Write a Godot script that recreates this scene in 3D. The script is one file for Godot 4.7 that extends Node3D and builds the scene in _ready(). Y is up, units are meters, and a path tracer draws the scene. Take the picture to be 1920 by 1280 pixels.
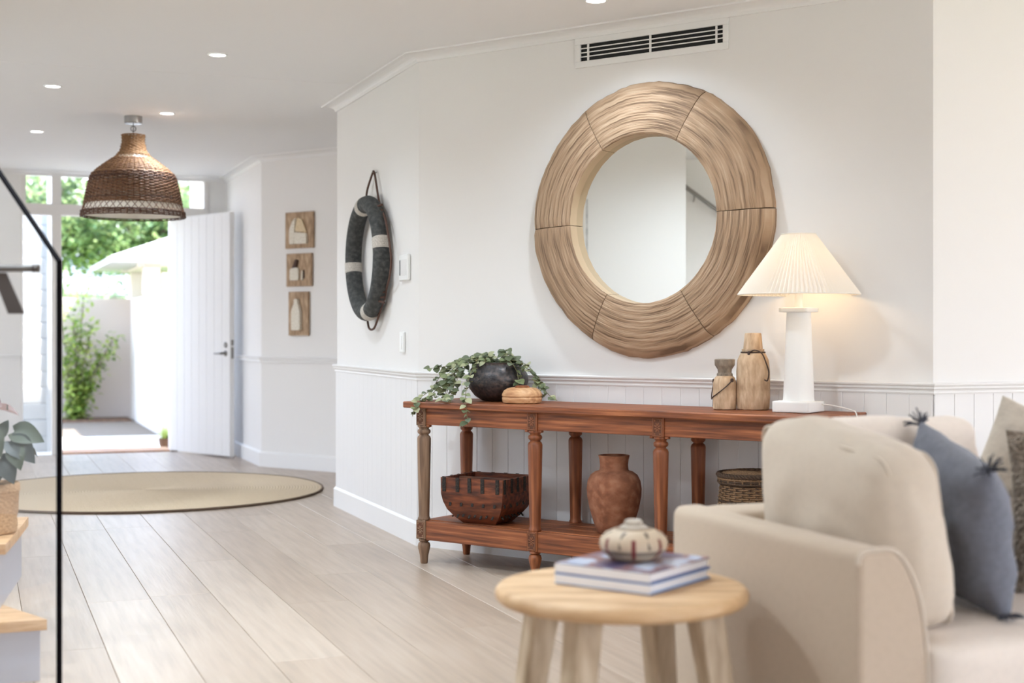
extends Node3D
# y up, metres. x runs along the front-door wall, -z down the entrance hall towards the front door.

var M := {}
var used := {}
var rng := RandomNumberGenerator.new()
const C0 := Vector3(2.166, 0, -7.062)          # where the hall wall meets the mirror wall
const C1 := Vector3(3.665, 0, -4.777)          # where the mirror wall meets the sofa wall
const WALL_TURN := -0.98981                    # turn of the mirror wall: local x along it, z out of it
const CEIL := 2.57

# ------------------------------------------------------------------ naming
func numbered(called: String) -> String:
	used[called] = used.get(called, -1) + 1
	return called if used[called] == 0 else "%s_%03d" % [called, used[called]]

func tag(o: Node, label: String, category: String, group := "", kind := "") -> Node:
	o.set_meta("label", label)
	o.set_meta("category", category)
	if group: o.set_meta("group", group)
	if kind: o.set_meta("kind", kind)
	return o

func thing(called: String, label: String, category: String, at := Vector3.ZERO, turn := 0.0, group := "", kind := "") -> Node3D:
	var o := Node3D.new()
	o.name = numbered(called)
	add_child(o)
	o.position = at
	o.rotation.y = turn
	tag(o, label, category, group, kind)
	return o

func obj(called: String, s, m: Material, parent: Node = null) -> MeshInstance3D:
	var o := MeshInstance3D.new()
	o.name = called if parent else numbered(called)
	o.mesh = done(s) if s is SurfaceTool else s
	o.material_override = m
	o.cast_shadow = GeometryInstance3D.SHADOW_CASTING_SETTING_ON
	(parent if parent else self).add_child(o, true)
	return o

# ------------------------------------------------------------------ mesh helpers
func nb() -> SurfaceTool:
	var s := SurfaceTool.new()
	s.begin(Mesh.PRIMITIVE_TRIANGLES)
	return s

func done(s: SurfaceTool) -> ArrayMesh:
	s.generate_normals()
	return s.commit()

func tri(s: SurfaceTool, a: Vector3, b: Vector3, c: Vector3):   # counter-clockwise seen from outside
	s.add_vertex(a); s.add_vertex(c); s.add_vertex(b)

func quad(s: SurfaceTool, a: Vector3, b: Vector3, c: Vector3, d: Vector3):
	tri(s, a, b, c); tri(s, a, c, d)

func flat(s: SurfaceTool): s.set_smooth_group(0xFFFFFFFF)

func box(s: SurfaceTool, c: Vector3, size: Vector3, ch := 0.0, basis := Basis.IDENTITY):
	# box with chamfered edges
	flat(s)
	var h := size / 2.0
	ch = minf(ch, minf(h.x, minf(h.y, h.z)) * 0.9)
	var P := func(x: float, y: float, z: float) -> Vector3: return c + basis * Vector3(x, y, z)
	for ax in 3:
		for sg in [-1.0, 1.0]:
			var u := (ax + 1) % 3
			var v := (ax + 2) % 3
			var pts := []
			for k in [[-1, -1], [1, -1], [1, 1], [-1, 1]]:
				var p := Vector3.ZERO
				p[ax] = sg * h[ax]; p[u] = k[0] * (h[u] - ch); p[v] = k[1] * (h[v] - ch)
				pts.append(c + basis * p)
			if sg > 0: quad(s, pts[0], pts[1], pts[2], pts[3])
			else: quad(s, pts[3], pts[2], pts[1], pts[0])
	if ch <= 0.0: return
	for ax in 3:      # edges along ax
		var u := (ax + 1) % 3
		var v := (ax + 2) % 3
		for su in [-1.0, 1.0]:
			for sv in [-1.0, 1.0]:
				var a := Vector3.ZERO; var b := Vector3.ZERO
				a[u] = su * h[u]; a[v] = sv * (h[v] - ch)
				b[u] = su * (h[u] - ch); b[v] = sv * h[v]
				var e := Vector3.ZERO
				e[ax] = h[ax] - ch
				var q := [c + basis * (a - e), c + basis * (b - e), c + basis * (b + e), c + basis * (a + e)]
				if su * sv > 0: quad(s, q[0], q[1], q[2], q[3])
				else: quad(s, q[3], q[2], q[1], q[0])
	for sx in [-1.0, 1.0]:
		for sy in [-1.0, 1.0]:
			for sz in [-1.0, 1.0]:
				var a: Vector3 = P.call(sx * h.x, sy * (h.y - ch), sz * (h.z - ch))
				var b: Vector3 = P.call(sx * (h.x - ch), sy * h.y, sz * (h.z - ch))
				var d: Vector3 = P.call(sx * (h.x - ch), sy * (h.y - ch), sz * h.z)
				if sx * sy * sz > 0: tri(s, a, b, d)
				else: tri(s, a, d, b)

func one_box(c: Vector3, size: Vector3, ch := 0.0, basis := Basis.IDENTITY) -> SurfaceTool:
	var s := nb(); box(s, c, size, ch, basis); return s

func cap(s: SurfaceTool, ring: PackedVector3Array, up: bool):
	# fan from the centre
	flat(s)
	var c := Vector3.ZERO
	for p in ring: c += p / ring.size()
	for j in ring.size():
		var q := ring[(j + 1) % ring.size()]
		if up: tri(s, c, ring[j], q)
		else: tri(s, c, q, ring[j])

func loft(s: SurfaceTool, rings: Array, closed := true, cap0 := false, cap1 := false, groups: Array = []):
	var n: int = rings[0].size()
	for i in rings.size() - 1:
		s.set_smooth_group(groups[i] if groups.size() else 1)
		for j in (n if closed else n - 1):
			var k := (j + 1) % n
			quad(s, rings[i][j], rings[i][k], rings[i + 1][k], rings[i + 1][j])
	if cap0: cap(s, rings[0], false)
	if cap1: cap(s, rings[-1], true)

func circle(r: float, y: float, seg: int, off := Vector3.ZERO, rx := 1.0, rz := 1.0) -> PackedVector3Array:
	var a := PackedVector3Array()
	for j in seg:
		var t := TAU * j / seg
		a.append(off + Vector3(cos(t) * r * rx, y, -sin(t) * r * rz))
	return a

func lathe(s: SurfaceTool, prof: Array, seg := 32, cap0 := true, cap1 := true, wob := 0.0, off := Vector3.ZERO):
	# prof: [r, y] from the bottom outwards and up; sharp turns keep their edge
	var rings := []
	var groups := []
	var g := 1
	for i in prof.size():
		var ring := circle(maxf(prof[i][0], 0.0004), prof[i][1], seg, off)
		if wob > 0.0:
			for j in seg:
				var t := TAU * j / seg
				var k := 1.0 + wob * (sin(2 * t + prof[i][1] * 9.0) + 0.6 * sin(3 * t + 1.3 - prof[i][1] * 14.0))
				ring[j] = off + Vector3((ring[j].x - off.x) * k, ring[j].y, (ring[j].z - off.z) * k)
		rings.append(ring)
		if i > 0:
			if i > 1:
				var a := Vector2(prof[i - 1][0] - prof[i - 2][0], prof[i - 1][1] - prof[i - 2][1])
				var b := Vector2(prof[i][0] - prof[i - 1][0], prof[i][1] - prof[i - 1][1])
				if absf(a.angle_to(b)) > 0.75: g += 1
			groups.append(g)
	loft(s, rings, true, cap0, cap1, groups)

func smooth_path(pts: Array, n: int) -> PackedVector3Array:
	# Catmull-Rom through the points
	var out := PackedVector3Array()
	for i in pts.size() - 1:
		var p0: Vector3 = pts[maxi(i - 1, 0)]; var p1: Vector3 = pts[i]; var p2: Vector3 = pts[i + 1]; var p3: Vector3 = pts[mini(i + 2, pts.size() - 1)]
		for k in n:
			out.append(p1.cubic_interpolate(p2, p0, p3, float(k) / n))
	out.append(pts[-1])
	return out

func tube(s: SurfaceTool, pts, r, seg := 8, closed := false, ends := true):
	# r: one radius or one per point
	var n: int = pts.size()
	var rings := []
	var side := Vector3.ZERO
	for i in n:
		var d: Vector3
		if closed: d = pts[(i + 1) % n] - pts[(i - 1 + n) % n]
		else: d = pts[mini(i + 1, n - 1)] - pts[maxi(i - 1, 0)]
		d = d.normalized()
		if side == Vector3.ZERO: side = d.cross(Vector3.UP if absf(d.y) < 0.9 else Vector3.RIGHT).normalized()
		side = (side - d * side.dot(d)).normalized()
		var up := side.cross(d)
		var rr: float = r[i] if r is Array or r is PackedFloat32Array else r
		var ring := PackedVector3Array()
		for j in seg:
			var t := TAU * j / seg
			ring.append(pts[i] + (side * cos(t) - up * sin(t)) * rr)
		rings.append(ring)
	if closed: rings.append(rings[0])
	loft(s, rings, true, ends and not closed, ends and not closed)

func prism(s: SurfaceTool, poly: PackedVector2Array, y0: float, y1: float):
	# plan polygon (x, z), extruded in y
	flat(s)
	var area := 0.0
	for i in poly.size():
		var p := poly[i]; var q := poly[(i + 1) % poly.size()]
		area += p.x * q.y - q.x * p.y
	var pl := poly.duplicate()
	if area > 0: pl.reverse()        # now counter-clockwise seen from above
	for i in pl.size():
		var p := pl[i]; var q := pl[(i + 1) % pl.size()]
		quad(s, Vector3(p.x, y0, p.y), Vector3(q.x, y0, q.y), Vector3(q.x, y1, q.y), Vector3(p.x, y1, p.y))
	var t := Geometry2D.triangulate_polygon(pl)
	for i in range(0, t.size(), 3):
		var a := pl[t[i]]; var b := pl[t[i + 1]]; var c := pl[t[i + 2]]
		if (b - a).cross(c - a) > 0:
			var w := b; b = c; c = w
		tri(s, Vector3(a.x, y1, a.y), Vector3(b.x, y1, b.y), Vector3(c.x, y1, c.y))
		tri(s, Vector3(a.x, y0, a.y), Vector3(c.x, y0, c.y), Vector3(b.x, y0, b.y))

func outline_extrude(s: SurfaceTool, poly: PackedVector2Array, z0: float, z1: float, r := 0.0, steps := 3):
	# outline in (x, y), counter-clockwise, extruded along z with rounded rims
	var n := poly.size()
	var nrm := PackedVector2Array()
	for i in n:
		var a := (poly[i] - poly[(i - 1 + n) % n]).normalized()
		var b := (poly[(i + 1) % n] - poly[i]).normalized()
		var m := Vector2(a.y + b.y, -a.x - b.x)
		m /= maxf(1.0 + a.dot(b), 0.35)
		nrm.append(m)
	var rings := []
	var ks := []
	if r > 0.0:
		for k in steps + 1:
			var t := PI / 2 * k / steps
			ks.append([z0 + r * (1.0 - cos(t)), r * (1.0 - sin(t))])
		for k in steps + 1:
			var t := PI / 2 * (steps - k) / steps
			ks.append([z1 - r * (1.0 - cos(t)), r * (1.0 - sin(t))])
	else:
		ks = [[z0, 0.0], [z1, 0.0]]
	for k in ks:
		var ring := PackedVector3Array()
		for i in n: ring.append(Vector3(poly[i].x - nrm[i].x * k[1], poly[i].y - nrm[i].y * k[1], k[0]))
		rings.append(ring)
	if r > 0.0: loft(s, rings)
	else:
		flat(s)
		for i in n:
			var j := (i + 1) % n
			quad(s, rings[0][i], rings[0][j], rings[1][j], rings[1][i])
	flat(s)
	for e in [0, rings.size() - 1]:
		var p2 := PackedVector2Array()
		for v in rings[e]: p2.append(Vector2(v.x, v.y))
		var t := Geometry2D.triangulate_polygon(p2)
		for i in range(0, t.size(), 3):
			var a: Vector3 = rings[e][t[i]]; var b: Vector3 = rings[e][t[i + 1]]; var c: Vector3 = rings[e][t[i + 2]]
			if ((b - a).cross(c - a).z > 0) != (e > 0):
				var w := b; b = c; c = w
			tri(s, a, b, c)

func rounded(poly: Array, r: float, steps := 4) -> PackedVector2Array:
	# rounds the corners of a polygon; an entry may be [x, y] or [x, y, own radius]
	var out := PackedVector2Array()
	var n := poly.size()
	for i in n:
		var p := Vector2(poly[i][0], poly[i][1])
		var a := Vector2(poly[(i - 1 + n) % n][0], poly[(i - 1 + n) % n][1])
		var b := Vector2(poly[(i + 1) % n][0], poly[(i + 1) % n][1])
		var rr: float = poly[i][2] if poly[i].size() > 2 else r
		if rr <= 0.0:
			out.append(p)
			continue
		var u := p + (a - p).limit_length(minf(rr, (a - p).length() * 0.48))
		var v := p + (b - p).limit_length(minf(rr, (b - p).length() * 0.48))
		for k in steps + 1:
			var t := float(k) / steps
			out.append(u.lerp(p, t).lerp(p.lerp(v, t), t))
	return out

func rbox(s: SurfaceTool, size: Vector3, r: float, n := 14, bulge := Vector3.ZERO, rough := 0.0, sd := 1, at := Transform3D.IDENTITY):
	# soft box: rounded edges, faces that swell, uneven by a little noise
	var h := size / 2.0
	var inner := Vector3(maxf(h.x - r, 0), maxf(h.y - r, 0), maxf(h.z - r, 0))
	var no := FastNoiseLite.new()
	no.seed = sd; no.frequency = 3.2; no.fractal_octaves = 3
	for ax in 3:
		for sg in [-1.0, 1.0]:
			var u := (ax + 1) % 3
			var v := (ax + 2) % 3
			var g := []
			for i in n + 1:
				var row := PackedVector3Array()
				for j in n + 1:
					var a := sin((float(i) / n - 0.5) * PI) * 0.5 + (float(i) / n - 0.5)
					var b := sin((float(j) / n - 0.5) * PI) * 0.5 + (float(j) / n - 0.5)
					var p := Vector3.ZERO
					p[ax] = sg * h[ax]; p[u] = a * h[u]; p[v] = b * h[v]
					var q := p.clamp(-inner, inner)
					var d := (p - q).normalized()
					var w := q + d * r
					var t := Vector3(w.x / h.x, w.y / h.y, w.z / h.z)
					w += Vector3(t.x * bulge.x * (1 - t.y * t.y) * (1 - t.z * t.z), t.y * bulge.y * (1 - t.x * t.x) * (1 - t.z * t.z), t.z * bulge.z * (1 - t.x * t.x) * (1 - t.y * t.y))
					w += d * rough * no.get_noise_3dv(w)
					row.append(at * w)
				g.append(row)
			s.set_smooth_group(1)
			for i in n:
				for j in n:
					if sg > 0: quad(s, g[i][j], g[i + 1][j], g[i + 1][j + 1], g[i][j + 1])
					else: quad(s, g[i][j + 1], g[i + 1][j + 1], g[i + 1][j], g[i][j])

func pillow(s: SurfaceTool, w: float, h: float, d: float, n := 22, rough := 0.01, sd := 1, horn := 0.06):
	# scatter cushion standing in the xy plane, seams round its rim, corners drawn out
	var no := FastNoiseLite.new()
	no.seed = sd; no.frequency = 4.0; no.fractal_octaves = 3
	for sg in [-1.0, 1.0]:
		var g := []
		for i in n + 1:
			var row := PackedVector3Array()
			for j in n + 1:
				var a := sin((float(i) / n - 0.5) * PI)
				var b := sin((float(j) / n - 0.5) * PI)
				var t := pow(maxf(1 - a * a, 0.0), 0.42) * pow(maxf(1 - b * b, 0.0), 0.42)
				var inx := 1.0 - horn * (1 - b * b) * 1.2
				var iny := 1.0 - horn * (1 - a * a) * 1.2
				var p := Vector3(a * w / 2 * inx, b * h / 2 * iny, sg * d / 2 * t)
				p += Vector3(0, 0, sg) * rough * no.get_noise_2d(a * 0.5 + sg, b * 0.5) * t * 2.0
				row.append(p)
			g.append(row)
		s.set_smooth_group(1)
		for i in n:
			for j in n:
				if sg > 0: quad(s, g[i][j], g[i + 1][j], g[i + 1][j + 1], g[i][j + 1])
				else: quad(s, g[i][j + 1], g[i + 1][j + 1], g[i + 1][j], g[i][j])

func mould(s: SurfaceTool, path: Array, prof: Array):
	# profile [out, y] carried along a plan path of [x, z] with mitred corners; the room lies on the side (-dz, dx)
	var n := path.size()
	var rings := []
	for i in n:
		var p := Vector2(path[i][0], path[i][1])
		var n1 := Vector2.ZERO; var n2 := Vector2.ZERO
		if i > 0:
			var d := (p - Vector2(path[i - 1][0], path[i - 1][1])).normalized()
			n1 = Vector2(-d.y, d.x)
		if i < n - 1:
			var d := (Vector2(path[i + 1][0], path[i + 1][1]) - p).normalized()
			n2 = Vector2(-d.y, d.x)
		if i == 0: n1 = n2
		if i == n - 1: n2 = n1
		var m := (n1 + n2) / (1.0 + n1.dot(n2))
		var ring := PackedVector3Array()
		for q in prof: ring.append(Vector3(p.x + m.x * q[0], q[1], p.y + m.y * q[0]))
		rings.append(ring)
	flat(s)
	for i in n - 1:
		for j in prof.size():
			var k := (j + 1) % prof.size()
			quad(s, rings[i][j], rings[i + 1][j], rings[i + 1][k], rings[i][k])
	for e in [0, n - 1]:
		var c: Vector3 = rings[e][0]
		for j in range(1, prof.size() - 1):
			if e == 0: tri(s, c, rings[e][j], rings[e][j + 1])
			else: tri(s, c, rings[e][j + 1], rings[e][j])

func on_wall(t: float, h: float, out: float) -> Vector3:      # a point of the mirror wall's own axes in the world
	return C0 + Basis(Vector3.UP, WALL_TURN) * Vector3(t, h, out)

# ------------------------------------------------------------------ materials
func noise_tex(stops: Array, freq := 0.012, oct := 4, warp := 0.0, size := 512, sd := 1, type := FastNoiseLite.TYPE_SIMPLEX_SMOOTH) -> NoiseTexture2D:
	var n := FastNoiseLite.new()
	n.seed = sd; n.frequency = freq; n.noise_type = type
	n.fractal_octaves = oct
	if warp > 0.0:
		n.domain_warp_enabled = true; n.domain_warp_amplitude = warp; n.domain_warp_frequency = freq * 0.8
	var t := NoiseTexture2D.new()
	t.width = size; t.height = size; t.seamless = true; t.noise = n
	var g := Gradient.new()
	g.offsets = PackedFloat32Array(stops.map(func(x): return x[0]))
	g.colors = PackedColorArray(stops.map(func(x): return x[1]))
	t.color_ramp = g
	return t

func c8(r: float, g: float, b: float) -> Color: return Color(r / 255.0, g / 255.0, b / 255.0)

func plain(col: Color, rough := 0.6, metal := 0.0) -> StandardMaterial3D:
	var m := StandardMaterial3D.new()
	m.albedo_color = col; m.roughness = rough; m.metallic = metal
	return m

func mottled(a: Color, b: Color, c: Color, scale: float, rough := 0.8, bump := 0.0, sd := 1, freq := 0.015) -> StandardMaterial3D:
	var m := plain(Color.WHITE, rough)
	m.albedo_texture = noise_tex([[0.25, a], [0.5, b], [0.78, c]], freq, 5, 0.0, 512, sd)
	m.uv1_triplanar = true
	m.uv1_scale = Vector3.ONE * scale
	if bump > 0.0:
		m.heightmap_enabled = true
		m.heightmap_texture = grain_tex
		m.heightmap_scale = bump
	return m

var grain_tex: NoiseTexture2D
var wood_tex := {}

func wood(dark: Color, mid: Color, light: Color, axis: int, along := 0.8, across := 5.0, rough := 0.55, offset := 0.0, key := "", bump := 0.06) -> StandardMaterial3D:
	var m := plain(Color.WHITE, rough)
	var k := key if key else str(dark) + str(light)
	if not wood_tex.has(k):
		wood_tex[k] = noise_tex([[0.18, dark], [0.42, mid.lerp(dark, 0.25)], [0.56, mid], [0.8, light]], 0.010, 5, 18.0, 512, wood_tex.size() + 3)
	m.albedo_texture = wood_tex[k]
	m.uv1_triplanar = true
	var sc := Vector3.ONE * across
	sc[axis] = along
	m.uv1_scale = sc
	m.uv1_offset = Vector3(0.37, 0.71, 0.13) * offset
	if bump > 0.0:
		m.heightmap_enabled = true
		m.heightmap_texture = grain_tex
		m.heightmap_scale = bump
	return m

func cloth(col: Color, weave := 22.0, bump := 0.05, rim := 0.25, sd := 4, spread := 0.06) -> StandardMaterial3D:
	var m := plain(Color.WHITE, 0.95)
	m.albedo_texture = noise_tex([[0.2, col.darkened(spread)], [0.5, col], [0.8, col.lightened(spread * 0.6)]], 0.03, 4, 0.0, 256, sd)
	m.uv1_triplanar = true
	m.uv1_scale = Vector3.ONE * weave * 0.12
	m.rim_enabled = rim > 0.0; m.rim = rim; m.rim_tint = 0.6
	m.heightmap_enabled = bump > 0.0
	m.heightmap_texture = grain_tex
	m.heightmap_scale = bump
	return m

func glass(tint: Color) -> StandardMaterial3D:
	var m := plain(tint, 0.02)
	m.transparency = BaseMaterial3D.TRANSPARENCY_ALPHA
	return m

func leafy(col: Color, back := 0.35) -> StandardMaterial3D:
	var m := plain(col, 0.5)
	m.cull_mode = BaseMaterial3D.CULL_DISABLED
	m.backlight_enabled = true
	m.backlight = col.lightened(0.1) * back * 2.0
	return m

func make_materials():
	grain_tex = noise_tex([[0.0, Color.BLACK], [1.0, Color.WHITE]], 0.03, 5, 0.0, 512, 77)
	M.wall = plain(c8(234, 231, 228), 0.75)
	M.ceiling = plain(c8(240, 239, 238), 0.85)
	M.trim = plain(c8(234, 232, 230), 0.42)
	M.board = plain(c8(231, 229, 228), 0.5)
	M.frame_white = plain(c8(228, 223, 219), 0.5)
	M.door = plain(c8(236, 234, 233), 0.4)
	M.white_plastic = plain(c8(244, 244, 242), 0.3)
	M.dark_slot = plain(c8(70, 68, 66), 0.5)
	M.vent_dark = plain(c8(22, 22, 23), 0.7)
	M.chrome = plain(c8(168, 168, 168), 0.25, 1.0)
	M.steel = plain(c8(140, 136, 132), 0.35, 0.9)
	M.dark_steel = plain(c8(72, 64, 60), 0.6, 0.0)
	M.rail_metal = plain(c8(96, 90, 86), 0.4, 0.0)
	M.black_edge = plain(c8(14, 11, 14), 0.7)
	M.black_edge.metallic_specular = 0.1
	M.glass = glass(Color(0.9, 0.95, 0.93, 0.012))
	M.glass.metallic_specular = 0.3
	M.mirror = plain(c8(236, 238, 236), 0.015, 1.0)
	M.lens = plain(Color.WHITE, 0.4)
	M.lens.emission_enabled = true; M.lens.emission = c8(255, 250, 240); M.lens.emission_energy_multiplier = 3.0
	M.bulb = plain(Color.WHITE, 0.4)
	M.bulb.emission_enabled = true; M.bulb.emission = c8(255, 214, 160); M.bulb.emission_energy_multiplier = 2.0
	# table
	M.table_x = wood(c8(96, 50, 27), c8(142, 80, 45), c8(174, 106, 64), 0, 0.35, 8.0, 0.5)
	M.table_y = wood(c8(96, 50, 27), c8(142, 80, 45), c8(174, 106, 64), 1, 0.35, 8.0, 0.5)
	M.table_z = wood(c8(96, 50, 27), c8(142, 80, 45), c8(174, 106, 64), 2, 0.35, 8.0, 0.5)
	M.old_y = wood(c8(96, 72, 56), c8(138, 108, 84), c8(160, 130, 104), 1, 0.4, 8.0, 0.65)
	M.old_z = wood(c8(84, 62, 48), c8(132, 100, 76), c8(150, 118, 92), 2, 0.6, 6.0, 0.6)
	M.carved = plain(c8(142, 88, 58), 0.6)
	M.carved_old = plain(c8(150, 116, 90), 0.65)
	M.carve_dark = plain(c8(100, 60, 40), 0.75)
	# other wood
	M.stool_top = wood(c8(186, 146, 104), c8(214, 176, 132), c8(228, 196, 156), 0, 0.6, 3.0, 0.55)
	M.stool_leg = wood(c8(150, 128, 102), c8(190, 168, 140), c8(214, 196, 170), 1, 0.6, 4.0, 0.6)
	M.pale_turned = wood(c8(168, 116, 76), c8(206, 158, 112), c8(224, 184, 142), 0, 1.5, 8.0, 0.6)
	M.bottle = wood(c8(170, 140, 110), c8(200, 170, 138), c8(216, 190, 160), 1, 2.0, 7.0, 0.75, 0.0, "", 0.12)
	M.bottle_grey = wood(c8(104, 94, 82), c8(142, 128, 112), c8(166, 152, 134), 1, 2.0, 7.0, 0.8, 0.0, "", 0.12)
	M.bucket = wood(c8(64, 30, 17), c8(108, 54, 31), c8(134, 72, 42), 0, 1.2, 6.0, 0.5)
	M.bucket_in = wood(c8(46, 26, 18), c8(92, 54, 36), c8(118, 74, 50), 0, 1.2, 6.0, 0.7)
	M.iron = mottled(c8(26, 21, 18), c8(42, 35, 30), c8(62, 54, 46), 12.0, 0.85, 0.1, 9)
	M.bowl = mottled(c8(46, 44, 46), c8(66, 64, 66), c8(96, 84, 78), 5.0, 0.38, 0.12, 10)
	M.bowl.metallic = 0.35
	M.soil = mottled(c8(40, 30, 24), c8(58, 44, 34), c8(76, 60, 46), 20.0, 0.95, 0.3, 11)
	M.terracotta = mottled(c8(124, 76, 52), c8(144, 91, 64), c8(164, 112, 84), 2.2, 0.9, 0.12, 12)
	M.wick_a = mottled(c8(92, 66, 44), c8(128, 96, 66), c8(158, 126, 92), 30.0, 0.75, 0.0, 13)
	M.wick_b = mottled(c8(52, 38, 28), c8(76, 56, 40), c8(100, 76, 56), 30.0, 0.75, 0.0, 14)
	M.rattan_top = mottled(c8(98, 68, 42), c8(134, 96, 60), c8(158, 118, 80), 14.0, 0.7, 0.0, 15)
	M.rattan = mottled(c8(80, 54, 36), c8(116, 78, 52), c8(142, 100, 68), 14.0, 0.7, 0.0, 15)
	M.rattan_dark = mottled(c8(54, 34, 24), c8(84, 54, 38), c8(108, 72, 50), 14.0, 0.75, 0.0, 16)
	M.jute = mottled(c8(190, 168, 138), c8(210, 189, 160), c8(226, 208, 182), 7.0, 0.95, 0.2, 17, 0.05)
	M.rug_edge = mottled(c8(84, 66, 54), c8(108, 88, 72), c8(130, 108, 90), 20.0, 0.95, 0.2, 18)
	M.sack = mottled(c8(150, 116, 84), c8(178, 142, 106), c8(194, 160, 124), 12.0, 0.95, 0.2, 19)
	M.leather = plain(c8(58, 38, 28), 0.6)
	M.rope = plain(c8(88, 62, 52), 0.8)
	M.ring_dark = mottled(c8(50, 51, 51), c8(62, 63, 62), c8(86, 86, 83), 3.0, 0.8, 0.10, 20, 0.02)
	M.ring_band = mottled(c8(176, 168, 158), c8(200, 192, 182), c8(216, 210, 200), 14.0, 0.9, 0.1, 21)
	M.plaster = plain(c8(240, 238, 234), 0.7)
	M.shade = plain(c8(246, 240, 230), 0.8)
	M.shade.cull_mode = BaseMaterial3D.CULL_DISABLED
	M.shade.backlight_enabled = true; M.shade.backlight = Color(0.55, 0.52, 0.46)
	M.cord_white = plain(c8(236, 232, 226), 0.5)
	# upholstery
	M.linen = cloth(c8(196, 177, 156), 40.0, 0.03, 0.2, 4, 0.015)
	M.linen2 = cloth(c8(206, 191, 173), 40.0, 0.03, 0.2, 5, 0.015)
	M.cream = cloth(c8(232, 219, 206), 40.0, 0.03, 0.2, 6, 0.015)
	M.denim = cloth(c8(112, 114, 124), 50.0, 0.03, 0.3, 7, 0.06)
	M.denim_dark = cloth(c8(58, 60, 72), 30.0, 0.05, 0.2, 8, 0.12)
	M.taupe = cloth(c8(196, 184, 168), 26.0, 0.08, 0.3, 9, 0.08)
	M.fur = cloth(c8(120, 104, 88), 60.0, 0.2, 0.3, 10, 0.3)
	M.fur_pale = cloth(c8(196, 182, 164), 60.0, 0.2, 0.3, 11, 0.2)
	# stairs
	M.tread = wood(c8(176, 138, 100), c8(200, 162, 122), c8(216, 182, 144), 0, 0.6, 4.0, 0.5)
	M.riser = plain(c8(182, 182, 190), 0.5)
	# pages and covers
	M.pages = plain(c8(238, 236, 238), 0.8)
	# plants
	M.ivy = [leafy(c8(92, 102, 72)), leafy(c8(128, 138, 98)), leafy(c8(172, 174, 136)), leafy(c8(104, 114, 92))]
	M.stem = plain(c8(128, 122, 84), 0.7)
	M.anth = [leafy(c8(44, 56, 44), 0.08), leafy(c8(36, 44, 42), 0.08), leafy(c8(58, 68, 52), 0.08)]
	M.spathe = leafy(c8(104, 76, 70), 0.1)
	M.bush = [leafy(c8(120, 142, 58), 0.5), leafy(c8(88, 112, 46), 0.5), leafy(c8(156, 168, 84), 0.5)]
	M.tree = [leafy(c8(100, 122, 74), 0.5), leafy(c8(76, 100, 62), 0.5), leafy(c8(140, 156, 104), 0.5)]
	M.bark = mottled(c8(84, 72, 62), c8(112, 98, 84), c8(140, 126, 110), 5.0, 0.9, 0.4, 30)
	# outdoors
	M.render = plain(c8(190, 176, 164), 0.9)
	M.cream_wall = plain(c8(222, 214, 204), 0.9)
	M.cladding = plain(c8(186, 188, 188), 0.6)
	M.paving = mottled(c8(214, 206, 196), c8(226, 220, 212), c8(236, 230, 222), 1.0, 0.85, 0.0, 31)
	M.gravel = mottled(c8(92, 80, 68), c8(132, 118, 102), c8(168, 154, 138), 5.0, 0.95, 1.0, 32, 0.06)
	M.earth = mottled(c8(70, 50, 36), c8(98, 72, 52), c8(124, 94, 70), 4.0, 0.95, 0.5, 33)
	M.lawn = mottled(c8(96, 116, 62), c8(120, 140, 76), c8(146, 160, 98), 0.6, 0.95, 0.0, 34)
	M.rooftile = plain(c8(152, 154, 162), 0.8)
	M.sill = wood(c8(140, 92, 56), c8(176, 124, 82), c8(198, 150, 106), 0, 0.6, 5.0, 0.5)
	# floor boards: pale limed oak in several tones
	M.floor = []
	for k in 8:
		var t: float = [0.0, 0.35, 0.7, 0.2, 0.55, 0.9, 0.45, 0.1][k]
		var mid := c8(182, 163, 145).lerp(c8(197, 180, 163), t)
		var f := wood(mid.darkened(0.055), mid, mid.lightened(0.07), 2, 0.30, 4.2, 0.36, k * 1.7, "floor%d" % (k % 4), 0.03)
		f.albedo_color = Color.WHITE.lerp(Color(0.93, 0.92, 0.91), fmod(k * 0.37, 1.0))
		M.floor.append(f)
	M.subfloor = plain(c8(120, 100, 84), 0.8)

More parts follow.
